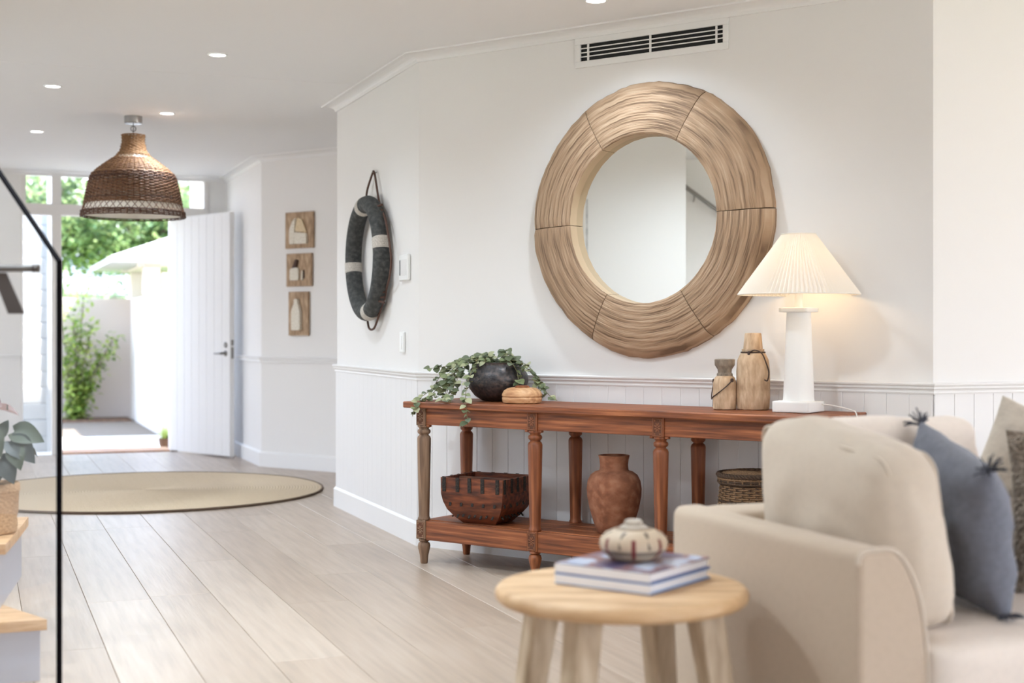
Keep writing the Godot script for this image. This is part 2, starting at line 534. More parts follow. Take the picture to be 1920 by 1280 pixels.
# ------------------------------------------------------------------ start
func _ready():
	rng.seed = 4711
	# camera: 50 mm lens at eye height, level, the frame shifted down a little
	var cam := Camera3D.new()
	cam.name = "camera"
	add_child(cam)
	cam.position = Vector3(0, 1.12, 0)
	cam.rotation_degrees.y = -20.84
	cam.set_frustum(0.05 * 1280.0 / 2640.0, Vector2(0, -0.05 * 19.0 / 2640.0), 0.05, 300.0)
	var at := CameraAttributesPhysical.new()
	at.frustum_focal_length = 50.0
	at.frustum_focus_distance = 6.5
	at.frustum_near = 0.05; at.frustum_far = 300.0
	at.exposure_aperture = 2.0
	cam.attributes = at
	cam.current = true
	# sky and exposure
	var we := WorldEnvironment.new()
	we.name = "environment"
	var env := Environment.new()
	env.background_mode = Environment.BG_SKY
	var sky := Sky.new()
	var sm := ProceduralSkyMaterial.new()
	sm.sky_top_color = Color(0.67, 0.765, 0.915)
	sm.sky_horizon_color = Color(0.93, 0.94, 0.955)
	sm.ground_horizon_color = Color(0.80, 0.78, 0.75)
	sm.ground_bottom_color = Color(0.6, 0.57, 0.53)
	sm.sky_energy_multiplier = 1.0
	sky.sky_material = sm
	env.sky = sky
	env.background_energy_multiplier = 2.0
	env.tonemap_mode = Environment.TONE_MAPPER_LINEAR
	env.tonemap_exposure = 4.1
	env.sdfgi_enabled = true; env.ssao_enabled = true; env.ssil_enabled = true
	we.environment = env
	add_child(we)
	# sun: high, from behind the house and to the right
	var sun := DirectionalLight3D.new()
	sun.name = "sun"
	add_child(sun)
	sun.look_at_from_position(Vector3(0.45, 0.85, 0.27) * 20.0, Vector3.ZERO)
	sun.light_color = Color(1.0, 0.97, 0.92)
	sun.light_energy = 1.5
	sun.light_angular_distance = 0.8
	sun.shadow_enabled = true

	make_materials()
	build_shell()
	build_floor()
	build_entry()
	build_outdoors()
	build_ceiling_fittings()
	build_mirror_wall_things()
	build_hall_wall_things()
	build_table()
	build_table_things()
	build_lounge()
	build_stairs()
	build_pendant_and_rug()

# ------------------------------------------------------------------ room shell
func wall(called: String, label: String, poly: Array, y0 := -0.14, y1 := 2.6) -> MeshInstance3D:
	var s := nb()
	var p := PackedVector2Array()
	for q in poly: p.append(Vector2(q[0], q[1]))
	prism(s, p, y0, y1)
	var o := obj(called, s, M.wall)
	tag(o, label, "wall", "", "structure")
	return o

func boards_on(w: Node, from: Vector3, to: Vector3, n: int):
	# grooved dado boards standing on the wall face
	var d := (to - from) / n
	var s := one_box(Vector3.ZERO, Vector3(d.length() - 0.0003, 0.742, 0.010), 0.0022)
	var mesh := done(s)
	var turn := atan2(-d.z, d.x)
	var b := Basis(Vector3.UP, turn)
	for i in n:
		var o := obj("board", mesh, M.board, w)
		o.transform = Transform3D(b, from + d * (i + 0.5) + Vector3(0, 0.494, 0) + b.z * 0.0045)

func build_shell():
	var w: Node
	# entrance wall with the door opening
	var s := nb()
	for b in [[-4.1, 0.375, -0.14, 2.6], [0.375, 2.05, 2.535, 2.6], [2.05, 2.36, -0.14, 2.6]]:
		box(s, Vector3((b[0] + b[1]) / 2, (b[2] + b[3]) / 2, -13.49), Vector3(b[1] - b[0], b[3] - b[2], 0.14))
	tag(obj("wall_entry", s, M.wall), "pale painted wall around the front door and its side windows", "wall", "", "structure")
	wall("wall_hall", "bright white hall wall beside the open front door leaf", [[2.216, -13.56], [2.36, -13.56], [2.36, -11.72], [2.216, -11.676]])
	wall("wall_picture", "angled grey-white wall carrying the three small wooden bottle plaques", [[2.216, -11.676], [4.18, -8.69], [4.28, -8.756], [2.316, -11.742]])
	wall("wall_alcove", "end wall hidden behind the wall with the lifebuoy", [[2.286, -8.844], [4.3, -8.844], [4.3, -8.72], [2.286, -8.72]])
	w = wall("wall_buoy", "white wall with grooved dado carrying the lifebuoy and thermostat", [[2.166, -7.062], [2.166, -8.844], [2.29, -8.844], [2.29, -7.1]])
	boards_on(w, Vector3(2.166, 0, -8.844), Vector3(2.166, 0, -7.062), 18)
	w = wall("wall_mirror", "angled white wall behind the console table with the round mirror", [[2.166, -7.062], [3.665, -4.777], [3.74, -4.89], [2.29, -7.1]])
	boards_on(w, C0, C1, 28)
	w = wall("wall_sofa", "brightly lit white wall with grooved dado behind the sofa cushions", [[3.665, -4.777], [8.6, -4.777], [8.6, -4.9], [3.74, -4.89]])
	boards_on(w, C1, C1 + Vector3(1.97, 0, 0), 20)
	s = nb()
	for b in [[-4.9, -4.4, -0.14, 2.6], [0.0, 4.62, -0.14, 2.6], [-4.4, 0.0, 2.54, 2.6]]:
		box(s, Vector3(8.56, (b[2] + b[3]) / 2, (b[0] + b[1]) / 2), Vector3(0.12, b[3] - b[2], b[1] - b[0]))
	tag(obj("wall_outer", s, M.wall), "side wall of the living room with a wide open doorway, out of view", "wall", "", "structure")
	s = nb()
	for b in [[-5.43, 4.62, -0.14, 2.6]]:
		box(s, Vector3(-2.56, (b[2] + b[3]) / 2, (b[0] + b[1]) / 2), Vector3(0.12, b[3] - b[2], b[1] - b[0]))
	tag(obj("wall_left", s, M.wall), "plain white wall beyond the stairs seen only in the mirror", "wall", "", "structure")
	wall("wall_stair", "plain white block of wall behind the stairs seen in the mirror", [[-2.62, -5.43], [-0.5, -5.43], [-0.5, -7.3], [-4.1, -7.3], [-4.1, -7.18], [-0.62, -7.18], [-0.62, -5.55], [-2.62, -5.55]])
	s = nb()
	for b in [[-13.56, -12.0, -0.14, 2.6], [-7.9, -7.2, -0.14, 2.6], [-12.0, -7.9, 2.54, 2.6]]:
		box(s, Vector3(-4.06, (b[2] + b[3]) / 2, (b[0] + b[1]) / 2), Vector3(0.12, b[3] - b[2], b[1] - b[0]))
	tag(obj("wall_side", s, M.wall), "side wall of the entrance hall with a wide garden opening, out of view", "wall", "", "structure")
	s = nb()
	for b in [[-2.62, 1.4, -0.14, 2.6], [8.0, 8.62, -0.14, 2.6], [1.4, 8.0, 2.54, 2.6]]:
		box(s, Vector3((b[0] + b[1]) / 2, (b[2] + b[3]) / 2, 4.56), Vector3(b[1] - b[0], b[3] - b[2], 0.12))
	tag(obj("wall_rear", s, M.wall), "garden wall of the living room with one wide window behind the camera", "wall", "", "structure")
	# ceiling in two sheets with an open joint across the hall
	var c := thing("ceiling", "flat white ceiling with one fine joint across the hall", "ceiling", Vector3.ZERO, 0.0, "", "structure")
	obj("ceiling_panel", one_box(Vector3(1.5, CEIL + 0.06, -10.832), Vector3(14.4, 0.12, 5.546), 0.002), M.ceiling, c)
	obj("ceiling_panel", one_box(Vector3(2.26, CEIL + 0.06, -1.66), Vector3(12.9, 0.12, 12.782), 0.002), M.ceiling, c)
	obj("roof_deck", one_box(Vector3(2.2, CEIL + 0.16, -4.5), Vector3(13.0, 0.08, 18.5)), M.ceiling, c)
	# mouldings
	var near := [[4.15, -8.844], [2.166, -8.844], [2.166, -7.062], [3.665, -4.777], [8.5, -4.777]]
	var far := [[-3.98, -13.42], [2.216, -13.42], [2.216, -11.676], [4.08, -8.844]]
	var rail := [[0, 0.862], [0.012, 0.862], [0.014, 0.868], [0.011, 0.874], [0.013, 0.880], [0.020, 0.885], [0.020, 0.893], [0.026, 0.899], [0.027, 0.905], [0.022, 0.909], [0, 0.909]]
	var cove := [[0, 2.527], [0.010, 2.527], [0.012, 2.533]]
	for k in 7:
		var a := PI / 2 * k / 6.0
		cove.append([0.012 + 0.062 * (1 - cos(a)), 2.534 + 0.028 * sin(a)])
	cove.append_array([[0.082, 2.563], [0.084, 2.571], [0, 2.571]])
	var skirt := [[0, 0], [0.019, 0], [0.019, 0.112], [0.009, 0.126], [0, 0.126]]
	for row in [["trim_1", near, rail, "fine moulded white dado rail along the mirror wall"], ["trim_2", [[2.05, -13.42], [2.216, -13.42], [2.216, -11.676], [4.08, -8.844]], rail, "white dado rail under the bottle plaques"], ["trim_3", [[-3.98, -13.42], [0.375, -13.42]], rail, "short white dado rail seen through the glass balustrade"],
			["trim_4", near, cove, "white coved cornice along the mirror wall and vent"], ["trim_5", far, cove, "white coved cornice above the front door and plaques"]]:
		s = nb()
		mould(s, row[1], row[2])
		tag(obj(row[0], s, M.trim), row[3], "trim", "", "structure")
	s = nb(); mould(s, near, skirt)
	tag(obj("baseboard_near", s, M.trim), "white skirting board below the grooved dado by the console table", "baseboard", "", "structure")
	s = nb(); mould(s, [[2.05, -13.42], [2.216, -13.42], [2.216, -11.676], [4.08, -8.844]], skirt)
	tag(obj("baseboard_far", s, M.trim), "white skirting board below the bottle plaques and by the door", "baseboard", "", "structure")
	# a closed door in the stair wall, which the mirror catches
	var d := thing("door_2", "cream door with dark edge caught at the left of the mirror", "door", Vector3(-0.5, 0, -6.1), -PI / 2, "", "structure")
	obj("leaf", one_box(Vector3(-0.46, 1.03, 0.012), Vector3(0.84, 2.05, 0.03), 0.003), M.cream_wall, d)
	obj("edge_strip", one_box(Vector3(-0.025, 1.03, 0.02), Vector3(0.02, 2.05, 0.04), 0.002), M.dark_slot, d)
	# handrail on the far stair wall
	s = nb()
	tube(s, [Vector3(-2.42, 2.42, -5.4), Vector3(-2.42, 1.0, -3.5)], 0.018, 10)
	var hr := tag(obj("stair_handrail", s, M.steel), "sloping metal handrail on the far wall, seen in the mirror", "handrail")
	for k in 3:
		var p := Vector3(-2.42, 2.42, -5.4).lerp(Vector3(-2.42, 1.0, -3.5), 0.1 + 0.4 * k)
		s = nb()
		tube(s, [p, p + Vector3(0, -0.05, 0), p + Vector3(-0.08, -0.06, 0)], 0.006, 6)
		obj("bracket", s, M.steel, hr)

func build_floor():
	var f := thing("floor", "pale limed oak floor of wide boards running to the front door", "floor", Vector3.ZERO, 0.0, "", "structure")
	obj("subfloor", one_box(Vector3(2.2, -0.0845, -4.46), Vector3(12.9, 0.13, 18.2)), M.subfloor, f)
	var known := {3: -6.95, 5: -6.37, 6: -7.24, 4: -5.73, 8: -8.5, 7: -5.1}
	var rest := nb()
	var width := 0.2563
	for k in range(-17, 33):
		var x0 := 0.172 + width * k
		var off: float = known[k] if known.has(k) else -6.0 - rng.randf() * 2.2
		var z := off - 2.2 * 4
		while z < 4.5:
			var a := maxf(z, -13.42); var b := minf(z + 2.2, 4.5)
			z += 2.2
			if b - a < 0.02: continue
			var tone := rng.randi_range(0, 7)
			var x := x0 + width / 2
			var gap := 0.0014
			var mid := (a + b) / 2
			# in the frame or near it
			var seen := b < -2.0 and x > -0.45 and x < 5.5 and x < 0.2 - 0.62 * mid and (x < 2.3 + 0.17 or mid > -8.9 or mid < -8.0)
			var at := Vector3(x, -0.0097, mid)
			var size := Vector3(width - gap, 0.0194, b - a - gap)
			if seen:
				var o := obj("plank", one_box(Vector3.ZERO, size, 0.0016), M.floor[tone], f)
				o.position = at
			else: box(rest, at, size, 0.0016)
	var r := obj("planks", rest, M.floor[2], f)
	r.set_meta("kind", "stuff")

# ------------------------------------------------------------------ front door
func build_entry():
	var zf := -13.47
	var bar := func(x0: float, x1: float, y0: float, y1: float, d := 0.15) -> SurfaceTool:
		return one_box(Vector3((x0 + x1) / 2, (y0 + y1) / 2, zf), Vector3(x1 - x0, y1 - y0, d), 0.004)
	var d := thing("door_1", "wide white front door standing open into the hall, with frame", "door", Vector3.ZERO, 0.0, "", "structure")
	obj("frame_post", bar.call(0.642, 0.725, 0.0, 2.175), M.frame_white, d)
	obj("frame_post", bar.call(1.692, 1.764, 0.0, 2.175), M.frame_white, d)
	obj("frame_head", bar.call(0.375, 2.05, 2.175, 2.275), M.frame_white, d)
	obj("threshold", one_box(Vector3(1.2, -0.012, -13.63), Vector3(1.02, 0.05, 0.42), 0.004), M.sill, d)
	var leaf := Node3D.new()
	leaf.name = "leaf"
	d.add_child(leaf)
	leaf.transform = Transform3D(Basis(Vector3.UP, deg_to_rad(-66.57)), Vector3(1.692, 0, -13.40))
	obj("core", one_box(Vector3(0.505, 1.095, -0.022), Vector3(1.006, 2.16, 0.040), 0.002), M.door, leaf)
	for i in 8:
		obj("board", one_box(Vector3(0.0655 + 0.1256 * i, 1.095, 0.001), Vector3(0.1246, 2.156, 0.008), 0.003), M.door, leaf)
	var s := nb()
	tube(s, [Vector3(0.945, 0.925, 0.003), Vector3(0.945, 0.925, 0.05)], 0.011, 12)
	tube(s, smooth_path([Vector3(0.945, 0.925, 0.05), Vector3(0.92, 0.925, 0.056), Vector3(0.83, 0.922, 0.052)], 5), [0.012, 0.011, 0.010, 0.010, 0.010, 0.010, 0.009, 0.008, 0.008, 0.007, 0.006], 10)
	var rose := nb()
	lathe(rose, [[0.026, 0], [0.026, 0.006], [0.022, 0.009]], 20)
	obj("lever_handle", s, M.steel, leaf)
	var o := obj("handle_rose", rose, M.steel, leaf)
	o.transform = Transform3D(Basis(Vector3.RIGHT, PI / 2), Vector3(0.945, 0.925, 0.004))
	o = obj("lock_rose", o.mesh, M.steel, leaf)
	o.transform = Transform3D(Basis(Vector3.RIGHT, PI / 2), Vector3(0.945, 1.0, 0.004))
	obj("latch_plate", one_box(Vector3(1.009, 0.93, -0.022), Vector3(0.003, 0.10, 0.024), 0.001), M.steel, leaf)
	obj("latch_plate", one_box(Vector3(1.009, 1.02, -0.022), Vector3(0.003, 0.05, 0.024), 0.001), M.steel, leaf)
	for w in [["window_1", 0.375, 0.642, 0.0, 2.175, "tall narrow side window left of the front door", [[0.395, 0.642]]], ["window_2", 1.764, 2.05, 0.0, 2.175, "tall narrow side window hidden behind the open door leaf", [[1.764, 2.01]]], ["window_3", 0.375, 2.05, 2.275, 2.535, "low wide fanlight window above the front door", [[0.42, 0.642], [0.725, 1.692], [1.762, 2.005]]]]:
		var n := thing(w[0], w[5], "window", Vector3.ZERO, 0.0, "", "structure")
		var e: float = w[1]
		for p in w[6]:
			if p[0] - e > 0.002: obj("stile", bar.call(e, p[0], w[3], w[4], 0.12), M.frame_white, n)
			obj("pane", one_box(Vector3((p[0] + p[1]) / 2, (w[3] + w[4]) / 2, zf), Vector3(p[1] - p[0], w[4] - w[3], 0.005)), M.glass, n)
			e = p[1]
		if w[2] - e > 0.002: obj("stile", bar.call(e, w[2], w[3], w[4], 0.12), M.frame_white, n)

# ------------------------------------------------------------------ outdoors
func leaf_mesh(l: float, w: float, bend := 0.2) -> ArrayMesh:
	# one leaf along +z from its stalk
	var s := nb()
	var rows := []
	for i in 5:
		var t := i / 4.0
		var ww := w * pow(sin(PI * clampf(t * 0.92 + 0.06, 0, 1)), 0.8) / 2
		var y := -bend * l * t * t
		rows.append(PackedVector3Array([Vector3(-ww, y + ww * 0.3, t * l), Vector3(0, y, t * l), Vector3(ww, y + ww * 0.3, t * l)]))
	s.set_smooth_group(1)
	for i in 4:
		for j in 2: quad(s, rows[i][j], rows[i + 1][j], rows[i + 1][j + 1], rows[i][j + 1])
	return done(s)

func foliage(called: String, mesh: Mesh, mat: Material, spots: Array, parent: Node, size0 := 0.7, size1 := 1.3) -> MultiMeshInstance3D:
	var mm := MultiMesh.new()
	mm.transform_format = MultiMesh.TRANSFORM_3D
	mm.mesh = mesh
	mm.instance_count = spots.size()
	for i in spots.size():
		var b := Basis.from_euler(Vector3(rng.randf_range(-0.9, 0.7), rng.randf_range(0, TAU), rng.randf_range(-0.5, 0.5))).scaled(Vector3.ONE * rng.randf_range(size0, size1))
		mm.set_instance_transform(i, Transform3D(b, spots[i]))
	var o := MultiMeshInstance3D.new()
	o.name = called
	o.multimesh = mm
	o.material_override = mat
	o.set_meta("kind", "stuff")
	parent.add_child(o, true)
	return o

func tree(label: String, at: Vector3, h: float, crown_r: float, n: int, lean: float, seed_: int, leaf := 0.20):
	rng.seed = seed_
	var t := thing("garden_tree", label, "tree", at, 0.0, "trees beyond the courtyard wall")
	var s := nb()
	var top := Vector3(lean, h * 0.6, 0)
	tube(s, smooth_path([Vector3.ZERO, Vector3(lean * 0.2, h * 0.3, 0.05), top], 5), [0.16, 0.155, 0.15, 0.14, 0.135, 0.13, 0.125, 0.12, 0.11, 0.10, 0.09], 9)
	obj("trunk", s, M.bark, t)
	var tips := []
	for k in 9:
		var a := TAU * k / 9.0 + rng.randf()
		var e := top + Vector3(cos(a) * crown_r * rng.randf_range(0.45, 0.85), rng.randf_range(-0.1, 0.5) * h * 0.6, sin(a) * crown_r * 0.8)
		var b0 := Vector3(lean * 0.6, h * rng.randf_range(0.35, 0.58), 0)
		var b := nb()
		tube(b, smooth_path([b0, b0.lerp(e, 0.5) + Vector3(0, 0.2, 0), e], 4), [0.07, 0.065, 0.06, 0.05, 0.045, 0.04, 0.035, 0.03, 0.02], 6)
		obj("branch", b, M.bark, t)
		tips.append(e)
		tips.append(b0.lerp(e, 0.6) + Vector3(0, 0.2, 0))
	var lm := leaf_mesh(leaf, leaf * 0.5)
	for m in 3:
		var spots := []
		for i in n / 3:
			var c: Vector3 = tips[rng.randi() % tips.size()]
			var v := Vector3(rng.randfn(), rng.randfn() * 0.7, rng.randfn()) * crown_r * 0.24
			spots.append(c + v)
		foliage("foliage", lm, M.tree[m], spots, t)

func build_outdoors():
	var s := nb()
	box(s, Vector3(0, -0.35, -40), Vector3(90, 0.3, 52.5))
	box(s, Vector3(0, -0.35, 30), Vector3(90, 0.3, 50.6))
	tag(obj("ground", s, M.lawn), "open garden ground outside the house", "ground", "", "structure")
	tag(obj("terrace", one_box(Vector3(3, -0.12, 9.2), Vector3(16, 0.12, 9.1), 0.005), M.paving), "pale paved terrace outside the living room behind the camera", "terrace", "", "structure")
	tag(obj("side_terrace", one_box(Vector3(-7.2, -0.12, -10.4), Vector3(6.1, 0.12, 6.4), 0.005), M.paving), "pale paved terrace beside the entrance hall, out of view", "terrace", "", "structure")
	tag(obj("path", one_box(Vector3(0, -0.12, -15.10), Vector3(8, 0.13, 2.5), 0.006), M.paving), "sun-bleached pale paving just outside the front door", "path", "", "structure")
	tag(obj("gravel", one_box(Vector3(-1.52, -0.13, -18.1), Vector3(6.98, 0.12, 3.5)), M.gravel), "grey-brown gravel court between paving and garden wall", "gravel", "", "stuff")
	tag(obj("garden_bed", one_box(Vector3(0.4, -0.10, -19.5), Vector3(3.1, 0.12, 0.62), 0.03), M.earth), "narrow brown planting bed at the foot of the garden wall", "garden bed", "", "structure")
	var o := obj("garden_wall", one_box(Vector3(-2.0, 0.70, -19.95), Vector3(8.2, 1.74, 0.18), 0.01), M.render)
	tag(o, "pinkish rendered garden wall across the court", "wall", "", "structure")
	o = obj("court_wall", one_box(Vector3(2.08, 0.70, -17.3), Vector3(0.2, 1.74, 5.2), 0.01), M.cream_wall)
	tag(o, "cream wall along the right of the entrance court", "wall", "", "structure")
	# boarded screen seen through the side window
	var sc := thing("screen_wall", "white horizontally boarded outside wall behind the side window", "cladding", Vector3(0, 0, -14.5))
	for i in 15:
		obj("cladding_board", one_box(Vector3(-0.15, 0.02 + 0.158 * i, 0), Vector3(1.62, 0.155, 0.025), 0.006, Basis(Vector3.RIGHT, 0.06)), M.cladding, sc)
	obj("corner_post", one_box(Vector3(0.70, 1.32, 0), Vector3(0.10, 2.76, 0.10), 0.006), M.cladding, sc)
	obj("backing", one_box(Vector3(-0.15, 1.13, -0.05), Vector3(1.62, 2.4, 0.04)), M.cladding, sc)
	# pavilion
	var p := thing("pavilion", "white roofed garden pavilion on columns behind the court wall", "pavilion", Vector3(3.6, 0, -19.0))
	for q in [[-1.53, -0.88], [-1.30, -0.68], [-1.58, 1.2], [1.5, -0.8], [1.5, 1.2]]:
		var low: float = 1.571 if q[0] < -1.5 else -0.07
		obj("column", one_box(Vector3(q[0], (low + 1.92) / 2, q[1]), Vector3(0.20 if q[0] < -1.5 else 0.15, 1.92 - low, 0.2), 0.01), M.cream_wall, p)
	obj("beam", one_box(Vector3(0, 1.99, -0.82), Vector3(3.5, 0.14, 0.16), 0.005), M.cream_wall, p)
	obj("beam", one_box(Vector3(0, 1.99, 1.2), Vector3(3.5, 0.14, 0.16), 0.005), M.cream_wall, p)
	obj("beam", one_box(Vector3(-1.6, 1.99, 0.2), Vector3(0.16, 0.14, 2.0), 0.005), M.cream_wall, p)
	s = nb()
	flat(s)
	var e0 := [Vector3(-2.1, 2.02, 1.7), Vector3(2.1, 2.02, 1.7), Vector3(2.1, 2.02, -1.4), Vector3(-2.1, 2.02, -1.4)]
	var r0 := Vector3(-0.5, 2.62, 0.15); var r1 := Vector3(0.5, 2.62, 0.15)
	quad(s, e0[0], e0[1], r1, r0); quad(s, e0[2], e0[3], r0, r1)
	tri(s, e0[1], e0[2], r1); tri(s, e0[3], e0[0], r0)
	for k in 4:
		var a: Vector3 = e0[k]; var b: Vector3 = e0[(k + 1) % 4]
		quad(s, a + Vector3(0, -0.07, 0), b + Vector3(0, -0.07, 0), b, a)
	quad(s, e0[3] + Vector3(0, -0.07, 0), e0[2] + Vector3(0, -0.07, 0), e0[1] + Vector3(0, -0.07, 0), e0[0] + Vector3(0, -0.07, 0))
	obj("roof", s, M.cladding, p)
	tag(obj("porch_post", one_box(Vector3(2.055, 1.35, -14.2), Vector3(0.125, 2.9, 0.125), 0.008), M.cream_wall), "cream porch post seen through the right of the fanlight", "post")
	# neighbouring house
	var h := thing("neighbour_house", "neighbouring house with white ribbed tile roof beyond the wall", "house", Vector3(1.4, 0, -32.0))
	obj("house_wall", one_box(Vector3(0, 0.9, -1.6), Vector3(3.4, 2.2, 2.6), 0.01), M.gravel, h)
	var slope := Basis(Vector3.RIGHT, 0.46)
	obj("roof_slab", one_box(Vector3(0, 2.42, -0.4), Vector3(3.9, 0.08, 2.4), 0.01, slope), M.rooftile, h)
	for i in 19:
		s = nb()
		tube(s, [Vector3(-1.84 + 0.204 * i, 2.46, -0.4) + slope * Vector3(0, 0, 1.2), Vector3(-1.84 + 0.204 * i, 2.46, -0.4) + slope * Vector3(0, 0, -1.2)], 0.055, 6)
		obj("roof_tile", s, M.rooftile, h)
	# trees
	tree("dense green tree at the left, seen through the fanlight", Vector3(0.85, -0.2, -27.0), 4.9, 1.5, 7500, 0.1, 11, 0.14)
	tree("leafy green tree behind the white tiled roof", Vector3(2.0, -0.2, -36.0), 6.4, 1.7, 4800, 0.2, 12, 0.16)
	tree("green tree with dark leaning trunk above the pavilion roof", Vector3(3.25, -0.2, -26.5), 4.7, 1.3, 5200, -0.45, 13, 0.13)
	tree("tree partly hidden behind the rattan pendant, pale leaves", Vector3(4.5, -0.2, -33.0), 6.2, 1.6, 4800, 0.1, 14, 0.15)
	tree("low bushy tree just behind the garden wall", Vector3(1.45, -0.2, -22.4), 2.12, 0.95, 5200, 0.0, 15, 0.09)
	# climbing shrub in the court
	rng.seed = 21
	var bsh := thing("garden_shrub", "tall loose yellow-green shrub against the garden wall", "shrub", Vector3(1.24, -0.05, -19.5))
	var sets := [[], [], []]
	for k in 9:
		var a := rng.randf_range(0, TAU)
		var hh := [1.62, 1.25, 0.8, 1.45, 1.05, 0.6, 1.3, 0.9, 1.15][k] as float
		var tip := Vector3(cos(a) * 0.22 + (0.34 if k == 4 or k == 7 else 0.0) - (0.12 if k % 3 == 0 else 0.0), hh, sin(a) * 0.14)
		var pts := smooth_path([Vector3(rng.randf_range(-0.05, 0.05), 0, 0), tip * Vector3(0.3, 0.45, 0.5), tip], 8)
		s = nb()
		tube(s, pts, 0.008, 5)
		obj("stem", s, M.bark, bsh)
		for i in 190:
			var q: Vector3 = pts[rng.randi_range(1, pts.size() - 1)]
			sets[rng.randi() % 3].append(q + Vector3(rng.randfn(), rng.randfn(), rng.randfn()) * 0.065)
	var lm := leaf_mesh(0.085, 0.04)
	for m in 3: foliage("foliage", lm, M.bush[m], sets[m], bsh)
	# small pot by the doorstep
	var pot := thing("potted_grass", "small brown pot of pale grass beside the doorstep", "potted plant", Vector3(1.765, -0.055, -14.35))
	s = nb()
	lathe(s, [[0.05, 0], [0.068, 0.10], [0.072, 0.11], [0.064, 0.11], [0.06, 0.09]], 20)
	obj("pot", s, M.rattan, pot)
	s = nb()
	s.set_smooth_group(1)
	for i in 140:
		var a := rng.randf_range(0, TAU)
		var r := rng.randf_range(0.0, 0.05)
		var b := Vector3(cos(a) * r, 0.09, sin(a) * r)
		var l := rng.randf_range(0.12, 0.24)
		var out := Vector3(cos(a), 0, sin(a)) * rng.randf_range(0.2, 1.0) * l
		var w := Vector3(-sin(a), 0, cos(a)) * 0.004
		tri(s, b - w, b + w, b + out * 0.5 + Vector3(0, l * 0.8, 0))
		tri(s, b + out * 0.5 + Vector3(0, l * 0.8, 0) - w * 0.8, b + out * 0.5 + Vector3(0, l * 0.8, 0) + w * 0.8, b + out * 1.1 + Vector3(0, l * 0.9, 0))
	o = obj("grass_blades", s, M.bush[2], pot)
	o.set_meta("kind", "stuff")

# ------------------------------------------------------------------ ceiling fittings
func build_ceiling_fittings():
	var ring := nb()
	lathe(ring, [[0.040, 0.004], [0.043, -0.004], [0.050, -0.005], [0.053, 0.0], [0.053, 0.004]], 28, false, false)
	var rm := done(ring)
	var lens := nb()
	lathe(lens, [[0.0, -0.001], [0.041, -0.001], [0.041, 0.003]], 24, false, true)
	var lm := done(lens)
	var room_lights := []
	for q in [[0.55, -5.3, 1.15, "over the floor between glass balustrade and console table"], [1.45, -4.3, 0.85, "over the gap between side table and console table"], [-0.2, -3.9, 0.95, "in front of the lowest stair tread"], [-1.1, -4.7, 0.95, "over the stairs"], [0.6, -1.8, 0.2, "over the open floor in front of the side table"],
			[3.4, -0.6, 0.2, "over the open side of the sofa"], [5.6, -3.0, 0.35, "beyond the far end of the sofa"], [5.6, -0.6, 0.25, "near the wide side doorway"], [2.4, 2.0, 0.2, "behind the camera, near the wall"], [5.6, 2.0, 0.25, "behind the camera, near the rear window"]]:
		room_lights.append([q[0], q[1], "round white downlight outside the picture " + q[3], q[2]])
	for d in [[1.183, -7.443, "round white downlight nearest the angled wall corner, above the pendant"], [0.424, -8.743, "round white downlight at the left edge, second from the camera"], [1.186, -9.563, "round white downlight just right of the rattan pendant's canopy"],
			[0.412, -10.766, "round white downlight farthest down the hall near the fanlight"], [2.536, -5.63, "round white downlight at the top edge beside the air vent"]] + room_lights:
		var t := thing("downlight", d[2], "downlight", Vector3(d[0], CEIL - 0.001, d[1]), 0.0, "downlights of the living room" if d.size() > 3 else "downlights in the hall ceiling")
		obj("trim_ring", rm, M.white_plastic, t)
		obj("lens", lm, M.lens, t)
		var l := SpotLight3D.new()
		l.name = "lamp"
		t.add_child(l)
		l.position.y = -0.012
		l.rotation.x = -PI / 2
		var living: bool = d.size() > 3
		l.spot_angle = 80.0 if living else 70.0
		l.spot_angle_attenuation = 1.0
		l.spot_range = 12.0
		l.spot_attenuation = 2.0
		l.light_color = Color(0.89, 0.95, 1.0)
		l.light_energy = d[3] if living else 0.45
		l.light_size = 0.05
		l.shadow_enabled = true
	# air vent above the mirror
	var v := thing("air_vent", "long white air vent with dark slots above the round mirror", "vent", on_wall(1.394, 2.4565, 0.0), WALL_TURN)
	var s := nb()
	box(s, Vector3(0, 0.0555, 0.006), Vector3(0.82, 0.031, 0.012), 0.002)
	box(s, Vector3(0, -0.0555, 0.006), Vector3(0.82, 0.031, 0.012), 0.002)
	box(s, Vector3(-0.3945, 0, 0.006), Vector3(0.031, 0.08, 0.012), 0.002)
	box(s, Vector3(0.3965, 0, 0.006), Vector3(0.027, 0.08, 0.012), 0.002)
	obj("frame", s, M.trim, v)
	obj("duct_back", one_box(Vector3(0, 0, 0.001), Vector3(0.77, 0.08, 0.002)), M.vent_dark, v)
	for k in 3: obj("slat", one_box(Vector3(0, 0.020 - 0.020 * k, 0.009), Vector3(0.77, 0.005, 0.006), 0.001), M.trim, v)
	for x in [-0.335, 0.008, 0.351]: obj("divider", one_box(Vector3(x, 0, 0.0085), Vector3(0.009, 0.08, 0.008), 0.001), M.trim, v)

